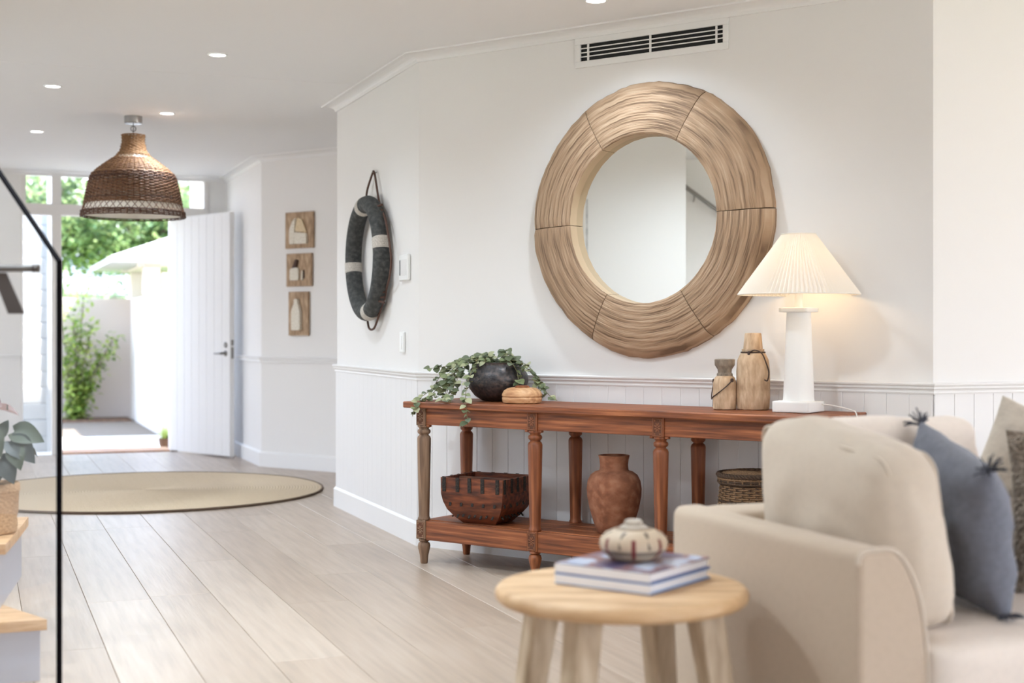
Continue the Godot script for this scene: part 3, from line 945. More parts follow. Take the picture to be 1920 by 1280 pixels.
# ------------------------------------------------------------------ mirror
func build_mirror_wall_things():
	var m := thing("round_mirror", "large round mirror in a thick weathered wooden ring frame", "mirror", on_wall(1.398, 1.638, 0.0), WALL_TURN)
	var ri := 0.389
	var ro := 0.638
	var no := FastNoiseLite.new()
	no.seed = 5; no.frequency = 0.9
	var mats := []
	var raw := plain(c8(196, 170, 138), 0.7)
	for k in 6:
		var w := plain(Color.WHITE, 0.75)
		var dark := c8(120, 94, 72); var mid := c8(172, 141, 112); var light := c8(194, 166, 138)
		w.albedo_texture = noise_tex([[0.16, dark], [0.34, mid.darkened(0.10)], [0.5, mid], [0.85, light]], 0.010, 5, 8.0, 512, 40 + k % 3)
		w.uv1_scale = Vector3(1, 1, 1)
		w.heightmap_enabled = true; w.heightmap_texture = grain_streak(); w.heightmap_scale = 0.22
		mats.append(w)
	for k in 6:
		var a0 := deg_to_rad(2.0 + 60.0 * k) + 0.0035
		var a1 := deg_to_rad(62.0 + 60.0 * k) - 0.0035
		var s := nb()
		s.set_smooth_group(1)
		var prof := [[ri, 0.034], [ri, 0.060], [ri, 0.088], [ri + 0.003, 0.0915], [ri + 0.03, 0.0935], [ri + 0.08, 0.092], [ri + 0.14, 0.084], [ri + 0.19, 0.071], [ri + 0.225, 0.055], [ri + 0.242, 0.036], [ri + 0.249, 0.018], [ri + 0.249, 0.0]]
		var n := 26
		var rows := []
		for i in n + 1:
			var a := lerpf(a0, a1, float(i) / n)
			var row := []
			for j in prof.size():
				var p: Array = prof[j]
				var f: float = clampf((p[0] - ri) / (ro - ri), 0, 1)
				var r: float = p[0] + f * 0.014 * no.get_noise_2d(cos(a) * 1.2, sin(a) * 1.2) + (0.002 * no.get_noise_2d(a * 9.0, 3.0) if f < 0.1 else 0.004 * no.get_noise_2d(a * 14.0, 9.0) * f)
				var z: float = p[1] + (0.006 * no.get_noise_2d(a * 5.0, f * 3.0) if j > 2 and j < 11 else 0.0)
				var edge := 0.0
				if j > 2 and (i == 0 or i == n): edge = 0.003
				row.append([Vector3(r * cos(a), r * sin(a), z - edge), Vector2((a + k * 1.7) * 0.26, p[0] * 14.0 + p[1] * 12.0 + k * 0.31)])
			rows.append(row)
		var inner := nb()
		inner.set_smooth_group(1)
		for i in n:
			for j in 2:
				quad(inner, rows[i][j][0], rows[i][j + 1][0], rows[i + 1][j + 1][0], rows[i + 1][j][0])
			for j in range(2, prof.size() - 1):
				var q := [rows[i][j], rows[i][j + 1], rows[i + 1][j + 1], rows[i + 1][j]]
				for t in [0, 2, 1, 0, 3, 2]:
					s.set_uv(q[t][1])
					s.add_vertex(q[t][0])
		for e in [0, n]:
			flat(s)
			for j in range(1, prof.size() - 1):
				var q := [rows[e][0], rows[e][j], rows[e][j + 1]]
				if e == 0: q = [rows[e][0], rows[e][j + 1], rows[e][j]]
				for t in [0, 2, 1]:
					s.set_uv(q[t][1]); s.add_vertex(q[t][0])
		var seg := obj("frame_segment", s, mats[k], m)
		tag_part(obj("inner_edge", inner, raw, seg), "paler sawn inner edge")
	var s := nb()
	lathe(s, [[ri + 0.02, 0.0], [ri + 0.02, 0.034]], 72, true, true)
	var g := obj("mirror_glass", s, M.mirror, m)
	g.rotation.x = PI / 2

var streak: NoiseTexture2D
func grain_streak() -> NoiseTexture2D:
	if streak == null: streak = noise_tex([[0.3, Color.BLACK], [0.5, Color(0.7, 0.7, 0.7)], [1.0, Color.WHITE]], 0.014, 5, 10.0, 512, 88)
	return streak

# ------------------------------------------------------------------ wall with the lifebuoy, plaques
func arc(r: float, a0: float, a1: float, n: int) -> PackedVector3Array:
	var p := PackedVector3Array()
	for i in n + 1:
		var a := deg_to_rad(lerpf(a0, a1, float(i) / n))
		p.append(Vector3(r * cos(a), r * sin(a), 0))
	return p

func build_hall_wall_things():
	var b := thing("lifebuoy", "weathered dark grey ring lifebuoy with pale bands hanging by brown rope", "lifebuoy", Vector3(2.166 - 0.06, 1.54, -7.882), -PI / 2)
	var mids := [13.0, 103.0, 188.0, 283.0]
	for k in 4:
		var a0: float = mids[k] + 5.2
		var a1: float = (mids[(k + 1) % 4] + (360.0 if k == 3 else 0.0)) - 5.2
		var s := nb()
		tube(s, arc(0.312, a0, a1, 24), 0.049, 22, false, true)
		obj("ring_section", s, M.ring_dark, b)
		s = nb()
		var n := 10
		var p := arc(0.312, mids[k] - 5.6, mids[k] + 5.6, n)
		var r := []
		for i in n + 1: r.append(0.0515 + 0.0008 * sin(i * 2.4))
		tube(s, p, r, 22, false, true)
		obj("band", s, M.ring_band, b)
	var rope := nb()
	tube(rope, smooth_path([Vector3(-0.14, 0.31, -0.03), Vector3(-0.11, 0.40, -0.03), Vector3(-0.03, 0.497, -0.042), Vector3(0.0, 0.503, -0.04)], 5), 0.0065, 7)
	tube(rope, smooth_path([Vector3(0.0, 0.503, -0.04), Vector3(0.03, 0.47, -0.04), Vector3(0.12, 0.34, -0.035), Vector3(0.20, 0.27, -0.03), Vector3(0.32, 0.20, -0.02), Vector3(0.40, 0.10, -0.015), Vector3(0.47, -0.02, -0.01), Vector3(0.44, -0.11, -0.012), Vector3(0.31, -0.18, -0.03), Vector3(0.25, -0.24, -0.035)], 6), 0.0065, 7)
	tube(rope, smooth_path([Vector3(0.25, -0.24, -0.03), Vector3(0.16, -0.32, -0.03), Vector3(0.05, -0.40, -0.03), Vector3(-0.02, -0.405, -0.02), Vector3(-0.06, -0.36, -0.02)], 6), 0.0065, 7)
	obj("rope", rope, M.rope, b)
	for q in [[0.20, 0.26], [0.25, -0.23]]:
		var s := nb()
		for k in 3: tube(s, smooth_path([Vector3(q[0] - 0.03, q[1] + 0.03 * k - 0.03, -0.03), Vector3(q[0], q[1] + 0.02 * k - 0.02, 0.0), Vector3(q[0] + 0.05, q[1] + 0.03 * k - 0.03, -0.02)], 4), 0.007, 6)
		obj("knot", s, M.rope, b)
	var s := nb()
	tube(s, [Vector3(0, 0.497, -0.058), Vector3(0, 0.497, -0.034)], 0.003, 6)
	tube(s, [Vector3(0, 0.497, -0.034), Vector3(0, 0.507, -0.032)], 0.003, 6)
	tag_part(obj("hook", s, M.steel, b), "small wall hook")
	# thermostat and switch
	var t := thing("thermostat", "white rectangular thermostat panel with grey slot beside the lifebuoy", "thermostat", Vector3(2.166, 1.463, -7.285), -PI / 2)
	obj("case", one_box(Vector3(0, 0, 0.010), Vector3(0.165, 0.142, 0.020), 0.005), M.white_plastic, t)
	obj("screen", one_box(Vector3(0.012, 0.0, 0.0205), Vector3(0.105, 0.086, 0.002), 0.0005), M.trim, t)
	obj("slot", one_box(Vector3(-0.058, 0.0, 0.0205), Vector3(0.012, 0.082, 0.002), 0.0005), M.dark_slot, t)
	var w := thing("light_switch", "small white upright light switch plate below the thermostat", "light switch", Vector3(2.166, 1.062, -7.335), -PI / 2)
	obj("plate", one_box(Vector3(0, 0, 0.008), Vector3(0.07, 0.112, 0.016), 0.004), M.white_plastic, w)
	obj("rocker", one_box(Vector3(0, 0.016, 0.017), Vector3(0.022, 0.034, 0.004), 0.001), M.white_plastic, w)
	obj("rocker", one_box(Vector3(0, -0.022, 0.017), Vector3(0.022, 0.034, 0.004), 0.001), M.white_plastic, w)
	# plaques with half bottles
	var base := Vector3(2.216, 0, -11.676)
	var turn := Basis(Vector3.UP, WALL_TURN)
	var pine := wood(c8(150, 124, 98), c8(178, 150, 122), c8(192, 166, 138), 1, 1.2, 5.0, 0.8)
	var pale := mottled(c8(214, 204, 186), c8(228, 220, 204), c8(238, 232, 220), 9.0, 0.85, 0.06, 51)
	var tan := mottled(c8(206, 182, 144), c8(220, 198, 162), c8(230, 210, 178), 9.0, 0.85, 0.06, 52)
	var umber := plain(c8(84, 62, 54), 0.8)
	for k in 3:
		var d: Array = [[0.4544, 1.9407, 0.312, 0.294, "square wooden plaque with pale angular bottle fragments, topmost of three"], [0.4517, 1.6184, 0.282, 0.267, "wooden plaque with white jar and dark neck, middle of three"], [0.446, 1.2638, 0.222, 0.356, "narrow wooden plaque with one tall white bottle, lowest of three"]][k]
		var p := thing("bottle_plaque", d[4], "wall plaque", base + turn * Vector3(d[0], d[1], 0.0), WALL_TURN, "bottle plaques on the angled wall")
		obj("backboard", one_box(Vector3(0, 0, 0.012), Vector3(d[2], d[3], 0.022), 0.003), pine, p)
		var rel := func(pts: Array, mat: Material, depth: float):
			var q := nb()
			outline_extrude(q, rounded(pts, 0.014, 4), 0.020, 0.023 + depth, 0.003)
			obj("relief", q, mat, p)
		if k == 0:
			rel.call([[-0.095, -0.112], [-0.042, -0.112], [-0.026, 0.10], [-0.058, 0.075], [-0.095, 0.01]], pale, 0.018)
			rel.call([[-0.036, -0.01], [0.098, -0.024], [0.045, 0.085], [-0.012, 0.102]], tan, 0.014)
			rel.call([[-0.036, -0.112], [0.10, -0.112], [0.10, -0.03], [-0.036, -0.016]], pale, 0.02)
		elif k == 1:
			rel.call([[-0.085, -0.085], [0.012, -0.085], [0.012, 0.012], [-0.03, 0.022], [-0.085, 0.006]], pale, 0.02)
			rel.call([[-0.062, 0.012], [-0.016, 0.018], [0.002, 0.075], [-0.02, 0.088], [-0.04, 0.05]], umber, 0.022)
			rel.call([[0.034, -0.085], [0.054, -0.085], [0.052, -0.01], [0.038, -0.005]], pale, 0.012)
			rel.call([[0.058, -0.07], [0.068, -0.07], [0.066, 0.0], [0.06, 0.0]], umber, 0.01)
		else:
			rel.call([[-0.052, -0.135], [0.042, -0.135], [0.044, 0.02], [0.03, 0.06], [0.016, 0.08], [0.016, 0.118], [-0.022, 0.118], [-0.022, 0.08], [-0.038, 0.055], [-0.052, 0.02]], pale, 0.03)

func tag_part(o: Node, label: String): o.set_meta("label", label)

# ------------------------------------------------------------------ console table
func build_table():
	var T := thing("console_table", "long reddish wooden console table with turned legs and low shelf", "console table", on_wall(1.375, 0, 0.25), WALL_TURN)
	obj("tabletop", one_box(Vector3(0, 0.766, 0), Vector3(2.17, 0.030, 0.445), 0.004), M.table_x, T)
	var xs := [-0.9934, -0.3387, 0.3187, 0.971]
	var turning := [[0.016, 0], [0.018, 0.006], [0.021, 0.04], [0.0285, 0.072], [0.0305, 0.086], [0.027, 0.099], [0.019, 0.104], [0.0255, 0.109], [0.0255, 0.116], [0.021, 0.121]]
	var shaft := [[0.028, 0.209], [0.0305, 0.213], [0.0305, 0.218], [0.0265, 0.226], [0.0262, 0.24], [0.033, 0.575], [0.0335, 0.603], [0.0295, 0.614], [0.0225, 0.619], [0.0225, 0.623], [0.030, 0.629], [0.0325, 0.637], [0.030, 0.645], [0.0235, 0.649], [0.0245, 0.654], [0.031, 0.660], [0.031, 0.668]]
	for f in [1, 0]:
		for k in 4:
			var old: bool = f == 1 and k == 0
			var z := 0.17 if f == 1 else -0.165
			var s := nb()
			var o := Vector3.ZERO
			lathe(s, turning, 24, true, false)
			lathe(s, shaft, 24, false, false)
			box(s, Vector3(0, 0.165, 0), Vector3(0.056, 0.092, 0.056), 0.003)
			box(s, Vector3(0, 0.7095, 0), Vector3(0.056, 0.085, 0.056), 0.003)
			var leg := obj("leg", s, M.old_y if old else M.table_y, T)
			leg.position = Vector3(xs[k], 0, z)
			if f == 1:
				for y in [0.165, 0.7095]:
					var c := nb()
					for q in 8:
						var a := TAU * q / 8.0 + PI / 8
						var b := Basis(Vector3.BACK, a)
						rbox(c, Vector3(0.0135, 0.0055, 0.006), 0.0025, 4, Vector3.ZERO, 0, 1, Transform3D(b, b * Vector3(0.0105, 0, 0) * Vector3(1, 1.35, 1)))
					rbox(c, Vector3(0.006, 0.006, 0.007), 0.003, 4)
					for e in [[0, 0.037, 0.046, 0.004], [0, -0.037, 0.046, 0.004], [0.021, 0, 0.004, 0.076], [-0.021, 0, 0.004, 0.076]]:
						box(c, Vector3(e[0], e[1], 0), Vector3(e[2], e[3], 0.005), 0.0015)
					for e in [[-0.0135, 0.029], [0.0135, 0.029], [-0.0135, -0.029], [0.0135, -0.029]]:
						rbox(c, Vector3(0.007, 0.009, 0.005), 0.0025, 3, Vector3.ZERO, 0, 1, Transform3D(Basis.IDENTITY, Vector3(e[0], e[1], 0)))
					var car := obj("carved_rosette", c, M.carved_old if old else M.carved, leg)
					car.position = Vector3(0, y, 0.0292)
					var gr := obj("carving_ground", one_box(Vector3.ZERO, Vector3(0.047, 0.08, 0.002)), M.carve_dark, leg)
					gr.position = Vector3(0, y, 0.0282)
	for k in 3:
		var a: float = xs[k] + 0.028
		var b: float = xs[k + 1] - 0.028
		var mid := (a + b) / 2
		obj("apron", one_box(Vector3(mid, 0.711, 0.178), Vector3(b - a, 0.080, 0.022), 0.002), M.table_x, T)
		obj("apron", one_box(Vector3(mid, 0.711, -0.175), Vector3(b - a, 0.080, 0.022), 0.002), M.table_x, T)
		obj("shelf_rail", one_box(Vector3(mid, 0.163, 0.180), Vector3(b - a, 0.092, 0.026), 0.003), M.table_x, T)
		obj("shelf_rail", one_box(Vector3(mid, 0.163, -0.175), Vector3(b - a, 0.092, 0.026), 0.003), M.table_x, T)
		for e in [a + 0.009, b - 0.009]:
			obj("corner_block", one_box(Vector3(e, 0.666, 0.178), Vector3(0.018, 0.012, 0.024), 0.003), M.table_x, T)
	for x in [xs[0], xs[3]]:
		obj("end_apron", one_box(Vector3(x, 0.711, 0), Vector3(0.022, 0.080, 0.278), 0.002), M.old_z if x < 0 else M.table_z, T)
		obj("end_rail", one_box(Vector3(x, 0.163, 0), Vector3(0.026, 0.092, 0.278), 0.002), M.table_z, T)
	# three boards make the low shelf
	for k in 3:
		obj("shelf_board", one_box(Vector3(-0.011, 0.202, -0.113 + 0.112 * k), Vector3(1.93, 0.022, 0.111), 0.003), M.table_x, T)

# ------------------------------------------------------------------ things on and under the table
func build_table_things():
	var top := 0.7815
	var low := 0.2135
	# bowl of ivy
	rng.seed = 99
	var bp := on_wall(0.642, top, 0.175)
	var p := thing("ivy_bowl", "round dark metal bowl planted with trailing variegated ivy", "potted plant", bp, WALL_TURN)
	var s := nb()
	lathe(s, [[0.055, 0], [0.075, 0.004], [0.110, 0.026], [0.138, 0.062], [0.149, 0.098], [0.146, 0.128], [0.132, 0.156], [0.120, 0.170], [0.118, 0.180], [0.122, 0.188], [0.116, 0.189], [0.110, 0.178], [0.108, 0.165]], 40, true, false, 0.006)
	obj("bowl", s, M.bowl, p)
	s = nb()
	lathe(s, [[0.110, 0.150], [0.109, 0.168], [0.06, 0.176], [0.0, 0.178]], 24, false, false)
	obj("soil", s, M.soil, p)
	var lm := [leaf_mesh(0.032, 0.034, 0.25), leaf_mesh(0.026, 0.028, 0.35), leaf_mesh(0.037, 0.036, 0.15)]
	var O := Vector3(0, 0.175, 0)
	# local: x along the wall, y from the table top, z towards the room
	var strands := [
		[O, Vector3(-0.12, 0.20, 0.05), Vector3(-0.25, 0.15, 0.09), Vector3(-0.31, 0.06, 0.12), Vector3(-0.37, 0.012, 0.14)],
		[O, Vector3(-0.12, 0.20, 0.06), Vector3(-0.22, 0.17, 0.10), Vector3(-0.33, 0.155, 0.12)],
		[O, Vector3(-0.11, 0.20, 0.08), Vector3(-0.20, 0.10, 0.16), Vector3(-0.25, 0.02, 0.22), Vector3(-0.26, -0.02, 0.308), Vector3(-0.265, -0.06, 0.308)],
		[O, Vector3(-0.10, 0.21, 0.03), Vector3(-0.21, 0.17, 0.05), Vector3(-0.27, 0.10, 0.08), Vector3(-0.29, 0.01, 0.12)],
		[O, Vector3(-0.06, 0.20, 0.11), Vector3(-0.10, 0.12, 0.18), Vector3(-0.11, 0.03, 0.23), Vector3(-0.10, 0.01, 0.28)],
		[O, Vector3(-0.03, 0.21, 0.10), Vector3(-0.02, 0.15, 0.18), Vector3(0.0, 0.06, 0.25), Vector3(0.04, 0.0, 0.304), Vector3(0.052, -0.07, 0.308), Vector3(0.056, -0.10, 0.308)],
		[O, Vector3(-0.09, 0.20, 0.09), Vector3(-0.15, 0.13, 0.15), Vector3(-0.17, 0.03, 0.19), Vector3(-0.16, 0.008, 0.24)],
		[O, Vector3(-0.07, 0.21, 0.09), Vector3(-0.12, 0.15, 0.15), Vector3(-0.14, 0.07, 0.18), Vector3(-0.13, 0.012, 0.2)],
		[O, Vector3(0.10, 0.20, 0.03), Vector3(0.18, 0.18, 0.04), Vector3(0.26, 0.11, 0.04), Vector3(0.33, 0.04, 0.04), Vector3(0.38, 0.015, 0.045)],
		[O, Vector3(0.09, 0.20, 0.02), Vector3(0.17, 0.18, 0.0), Vector3(0.22, 0.13, 0.0), Vector3(0.26, 0.04, 0.01)],
		[O, Vector3(0.10, 0.20, 0.05), Vector3(0.15, 0.15, 0.05), Vector3(0.17, 0.08, 0.06)],
		[O, Vector3(0.02, 0.22, -0.01), Vector3(0.04, 0.25, -0.02)],
		[O, Vector3(0.04, 0.22, 0.01), Vector3(0.07, 0.23, 0.02), Vector3(0.11, 0.21, 0.02)],
		[O, Vector3(-0.05, 0.21, -0.02), Vector3(-0.10, 0.22, -0.03), Vector3(-0.15, 0.205, -0.03)],
		[O, Vector3(-0.03, 0.21, 0.02), Vector3(-0.07, 0.225, 0.03), Vector3(-0.11, 0.21, 0.05)],
		[O, Vector3(-0.08, 0.20, 0.0), Vector3(-0.16, 0.21, 0.0), Vector3(-0.22, 0.18, 0.02)],
		[O, Vector3(0.0, 0.21, 0.05), Vector3(0.0, 0.21, 0.09), Vector3(0.01, 0.185, 0.12)],
		[O, Vector3(-0.13, 0.19, 0.07), Vector3(-0.18, 0.14, 0.11), Vector3(-0.19, 0.07, 0.15), Vector3(-0.205, 0.012, 0.17)]]
	for st in strands:
		var pts := smooth_path(st, 7)
		s = nb()
		tube(s, pts, 0.0016, 5)
		var v := obj("vine", s, M.stem, p)
		var d := 0.0
		for i in range(2, pts.size()):
			d += pts[i].distance_to(pts[i - 1])
			if d < 0.0145: continue
			d = 0.0
			var side := 1 if rng.randf() < 0.5 else -1
			for e in (2 if rng.randf() < 0.55 else 1):
				var l := obj("leaf", lm[rng.randi() % 3], M.ivy[[0, 1, 1, 2, 3, 0][rng.randi() % 6]], v)
				var dir := (pts[i] - pts[i - 1]).normalized()
				var a := rng.randf_range(0, TAU)
				var across := Vector3(cos(a), rng.randf_range(-0.2, 0.7), sin(a) + 0.4).normalized()
				var zz := (across * side * (1 if e == 0 else -1) + dir * 0.4 + Vector3(0, 0.1, 0)).normalized()
				var q: Vector3 = pts[i]
				var b := Basis.looking_at(-zz, Vector3(0.2, 0.9, 0.5).normalized())
				l.transform = Transform3D(b.scaled(Vector3.ONE * rng.randf_range(0.75, 1.2)), q)
				if q.y + zz.y * 0.02 < 0.005 and q.z < 0.30: l.position.y += 0.012
	# turned lidded box
	var b := thing("turned_box", "low pale turned wooden lidded box in front of the ivy bowl", "wooden box", on_wall(0.86, top, 0.275), WALL_TURN)
	s = nb()
	lathe(s, [[0.080, 0], [0.091, 0.004], [0.0945, 0.018], [0.0945, 0.028], [0.092, 0.031]], 40)
	obj("base", s, M.pale_turned, b)
	s = nb()
	lathe(s, [[0.092, 0.0315], [0.0955, 0.034], [0.0945, 0.044], [0.086, 0.060], [0.070, 0.070], [0.052, 0.074], [0.0, 0.0745]], 40, true, false)
	obj("lid", s, M.pale_turned, b)
	s = nb()
	lathe(s, [[0.034, 0.0735], [0.036, 0.078], [0.026, 0.083], [0.0, 0.084]], 24, true, false)
	tag_part(obj("knob", s, M.table_y, b), "darker brown flat knob")
	# two wooden bottles
	b = thing("wooden_bottle", "short wooden bottle with grey flared mouth and thin leather cord", "bottle", on_wall(1.885, top, 0.20), WALL_TURN, "wooden bottles beside the lamp")
	s = nb()
	lathe(s, [[0.044, 0], [0.050, 0.004], [0.0515, 0.06], [0.050, 0.115], [0.043, 0.138], [0.034, 0.146]], 28, true, false, 0.012)
	obj("body", s, M.bottle, b)
	s = nb()
	lathe(s, [[0.034, 0.146], [0.034, 0.155], [0.029, 0.160], [0.031, 0.174], [0.040, 0.188], [0.043, 0.192], [0.044, 0.216], [0.041, 0.219], [0.026, 0.219], [0.024, 0.20]], 28, false, true, 0.008)
	tag_part(obj("mouth", s, M.bottle_grey, b), "greyer flared wooden mouth")
	s = nb()
	tube(s, smooth_path([Vector3(0.048, 0.128, 0.022), Vector3(0.03, 0.10, 0.048), Vector3(0.0, 0.075, 0.056), Vector3(-0.035, 0.055, 0.043), Vector3(-0.055, 0.045, 0.015), Vector3(-0.056, 0.07, 0.012), Vector3(-0.052, 0.12, 0.0)], 6), 0.0024, 6)
	tube(s, smooth_path([Vector3(-0.052, 0.12, 0.0), Vector3(-0.053, 0.06, 0.005), Vector3(-0.052, 0.012, 0.01)], 4), 0.002, 6)
	box(s, Vector3(0.046, 0.128, 0.022), Vector3(0.012, 0.016, 0.012), 0.003)
	box(s, Vector3(-0.052, 0.122, 0.004), Vector3(0.008, 0.02, 0.012), 0.003)
	obj("cord", s, M.leather, b)
	b = thing("wooden_bottle", "tall stout wooden bottle with dark cord looped at its shoulder", "bottle", on_wall(1.993, top, 0.145), WALL_TURN, "wooden bottles beside the lamp")
	s = nb()
	lathe(s, [[0.062, 0], [0.068, 0.005], [0.0715, 0.05], [0.0715, 0.17], [0.067, 0.215], [0.054, 0.243], [0.047, 0.250], [0.0485, 0.257], [0.0485, 0.262]], 32, true, true, 0.01)
	obj("body", s, M.bottle, b)
	s = nb()
	lathe(s, [[0.041, 0.262], [0.0415, 0.268], [0.036, 0.326], [0.034, 0.331], [0.0, 0.332]], 28, false, false, 0.008)
	obj("neck", s, M.bottle, b)
	s = nb()
	var loop := PackedVector3Array()
	for k in 28: loop.append(Vector3(cos(TAU * k / 28) * 0.0505, 0.248, sin(TAU * k / 28) * 0.0505))
	tube(s, loop, 0.0035, 6, true)
	tube(s, smooth_path([Vector3(0.01, 0.248, 0.052), Vector3(0.035, 0.258, 0.055), Vector3(0.065, 0.245, 0.05), Vector3(0.085, 0.205, 0.05), Vector3(0.098, 0.165, 0.05), Vector3(0.092, 0.13, 0.05), Vector3(0.078, 0.132, 0.05)], 6), 0.003, 6)
	box(s, Vector3(0.006, 0.245, 0.053), Vector3(0.012, 0.018, 0.009), 0.003)
	obj("cord", s, M.leather, b)
	# table lamp
	var l := thing("table_lamp", "white plaster table lamp with pleated cream cone shade, lit", "lamp", on_wall(2.23, top, 0.20), WALL_TURN)
	s = nb()
	rbox(s, Vector3(0.165, 0.047, 0.165), 0.006, 8, Vector3.ZERO, 0.003, 3, Transform3D(Basis.IDENTITY, Vector3(0, 0.0245, 0)))
	obj("foot", s, M.plaster, l)
	s = nb()
	lathe(s, [[0.066, 0.046], [0.064, 0.06], [0.050, 0.418]], 36, true, true)
	obj("column", s, M.plaster, l)
	s = nb()
	rbox(s, Vector3(0.125, 0.020, 0.125), 0.004, 6, Vector3.ZERO, 0.002, 4, Transform3D(Basis.IDENTITY, Vector3(0, 0.428, 0)))
	obj("cap_plate", s, M.plaster, l)
	s = nb()
	lathe(s, [[0.018, 0.437], [0.016, 0.45], [0.016, 0.50], [0.010, 0.504], [0.010, 0.53]], 20)
	obj("neck", s, M.plaster, l)
	s = nb()
	flat(s)
	var rings := [PackedVector3Array(), PackedVector3Array()]
	for j in 168:
		var a := TAU * j / 168.0
		var k := 1.0 if j % 2 else -1.0
		rings[0].append(Vector3(cos(a), 0, -sin(a)) * (0.250 + 0.0060 * k) + Vector3(0, 0.493, 0))
		rings[1].append(Vector3(cos(a), 0, -sin(a)) * (0.070 + 0.0014 * k) + Vector3(0, 0.745, 0))
	loft(s, rings, true, false, false, [0xFFFFFFFF])
	obj("pleated_shade", s, M.shade, l)
	s = nb()
	for q in [[0.2505, 0.493], [0.0705, 0.745]]:
		var c := circle(q[0], q[1], 72)
		tube(s, c, 0.0028, 6, true)
	obj("shade_rim", s, M.shade, l)
	s = nb()
	for k in 3:
		var a := TAU * k / 3.0
		tube(s, [Vector3(0, 0.742, 0), Vector3(cos(a) * 0.07, 0.742, sin(a) * 0.07)], 0.002, 5)
	tube(s, [Vector3(0, 0.53, 0), Vector3(0, 0.742, 0)], 0.003, 6)
	obj("shade_carrier", s, M.steel, l)
	s = nb()
	lathe(s, [[0.012, 0.532], [0.014, 0.545], [0.028, 0.58], [0.030, 0.60], [0.024, 0.62], [0.0, 0.63]], 16)
	obj("bulb", s, M.bulb, l)
	var om := OmniLight3D.new()
	om.name = "lamp_light"
	l.add_child(om)
	om.position = Vector3(0, 0.585, 0)
	om.light_color = Color(1.0, 0.89, 0.74)
	om.light_energy = 0.006
	om.light_size = 0.025
	om.omni_range = 12.0
	om.omni_attenuation = 2.0
	om.shadow_enabled = true
	s = nb()
	tube(s, smooth_path([Vector3(0.08, 0.035, -0.05), Vector3(0.15, 0.025, -0.06), Vector3(0.215, 0.012, -0.05), Vector3(0.24, 0.002, -0.03), Vector3(0.252, -0.035, -0.02), Vector3(0.256, -0.12, -0.04), Vector3(0.25, -0.5, -0.15)], 7), 0.0028, 6)
	obj("power_cord", s, M.cord_white, l)
	# iron-strapped grain box
	var g := thing("grain_box", "square flared reddish wooden grain box with iron straps under the table", "wooden box", on_wall(0.69, low, 0.318), WALL_TURN + 0.12)
	var hs := [[0.088, 0.0], [0.118, 0.030], [0.145, 0.066], [0.160, 0.105], [0.167, 0.140], [0.168, 0.218]]
	var sq := func(r: float, y: float) -> PackedVector3Array:
		return PackedVector3Array([Vector3(r, y, r * 0.92), Vector3(r, y, -r * 0.92), Vector3(-r, y, -r * 0.92), Vector3(-r, y, r * 0.92)])
	for side in 4:
		s = nb()
		flat(s)
		for i in hs.size() - 1:
			var A: PackedVector3Array = sq.call(hs[i][0], hs[i][1]); var B: PackedVector3Array = sq.call(hs[i + 1][0], hs[i + 1][1])
			var a: PackedVector3Array = sq.call(hs[i][0] - 0.014, hs[i][1] + 0.012); var c: PackedVector3Array = sq.call(hs[i + 1][0] - 0.014, hs[i + 1][1] + (0.012 if i < hs.size() - 2 else 0.0))
			var k := (side + 1) % 4
			quad(s, A[side], A[k], B[k], B[side])
			quad(s, a[k], a[side], c[side], c[k])
			if i == hs.size() - 2: quad(s, B[side], B[k], c[k], c[side])
		obj("side_board", s, M.bucket, g)
	obj("bottom_board", one_box(Vector3(0, 0.008, 0), Vector3(0.17, 0.015, 0.155), 0.002), M.bucket_in, g)
	obj("cross_bar", one_box(Vector3(0, 0.200, 0), Vector3(0.31, 0.022, 0.026), 0.004), M.bucket_in, g)
	for side in 4:
		var turn := Basis(Vector3.UP, PI / 2 * side)
		var half := 0.168 * (0.92 if side % 2 == 0 else 1.0)
		for k in 5:
			var x: float = [-0.148, -0.075, -0.01, 0.06, 0.140][k] * (1.0 if side % 2 == 0 else 0.92)
			obj("iron_strap", one_box(turn * Vector3(x, 0.186, half + 0.0015), Vector3(0.019, 0.068, 0.004), 0.001, turn), M.iron, g)
		for k in 7:
			var x: float = -0.11 + 0.037 * k
			var lean := Basis(Vector3.RIGHT, -0.72)
			obj("iron_staple", one_box(turn * Vector3(x * 0.85, 0.040 + 0.006 * (k % 2), 0.128 if side % 2 else 0.117), Vector3(0.010, 0.034, 0.005), 0.001, turn * lean), M.iron, g)
		for k in 5:
			var x: float = -0.12 + 0.06 * k
			obj("iron_staple", one_box(turn * Vector3(x, 0.098, 0.158 if side % 2 else 0.1455), Vector3(0.013, 0.026, 0.004), 0.001, turn * Basis(Vector3.RIGHT, -0.28)), M.iron, g)
	# clay urn
	var u := thing("clay_urn", "rough terracotta urn with wide neck on the low shelf", "urn", on_wall(1.375, low, 0.285), WALL_TURN)
	s = nb()
	lathe(s, [[0.066, 0], [0.074, 0.006], [0.092, 0.05], [0.110, 0.11], [0.121, 0.165], [0.1235, 0.20], [0.119, 0.235], [0.106, 0.262], [0.086, 0.276], [0.070, 0.281], [0.0655, 0.285], [0.0635, 0.305], [0.066, 0.33], [0.070, 0.345], [0.071, 0.350], [0.064, 0.351], [0.058, 0.335], [0.056, 0.29]], 44, true, false, 0.008)
	obj("body", s, M.terracotta, u)
	s = nb()
	lathe(s, [[0.0, 0.289], [0.056, 0.290]], 24, false, false)
	obj("inside", s, M.soil, u)
	# lidded basket
	var h := thing("wicker_hamper", "brown woven wicker basket with lid at the end of the low shelf", "basket", on_wall(2.04, low, 0.25), WALL_TURN)
	weave(h, "woven_side", [[0.150, 0.004], [0.152, 0.02], [0.142, 0.15], [0.132, 0.262]], 30, 0.0088, 0.0046, 0.006, [M.wick_a, M.wick_a, M.wick_b])
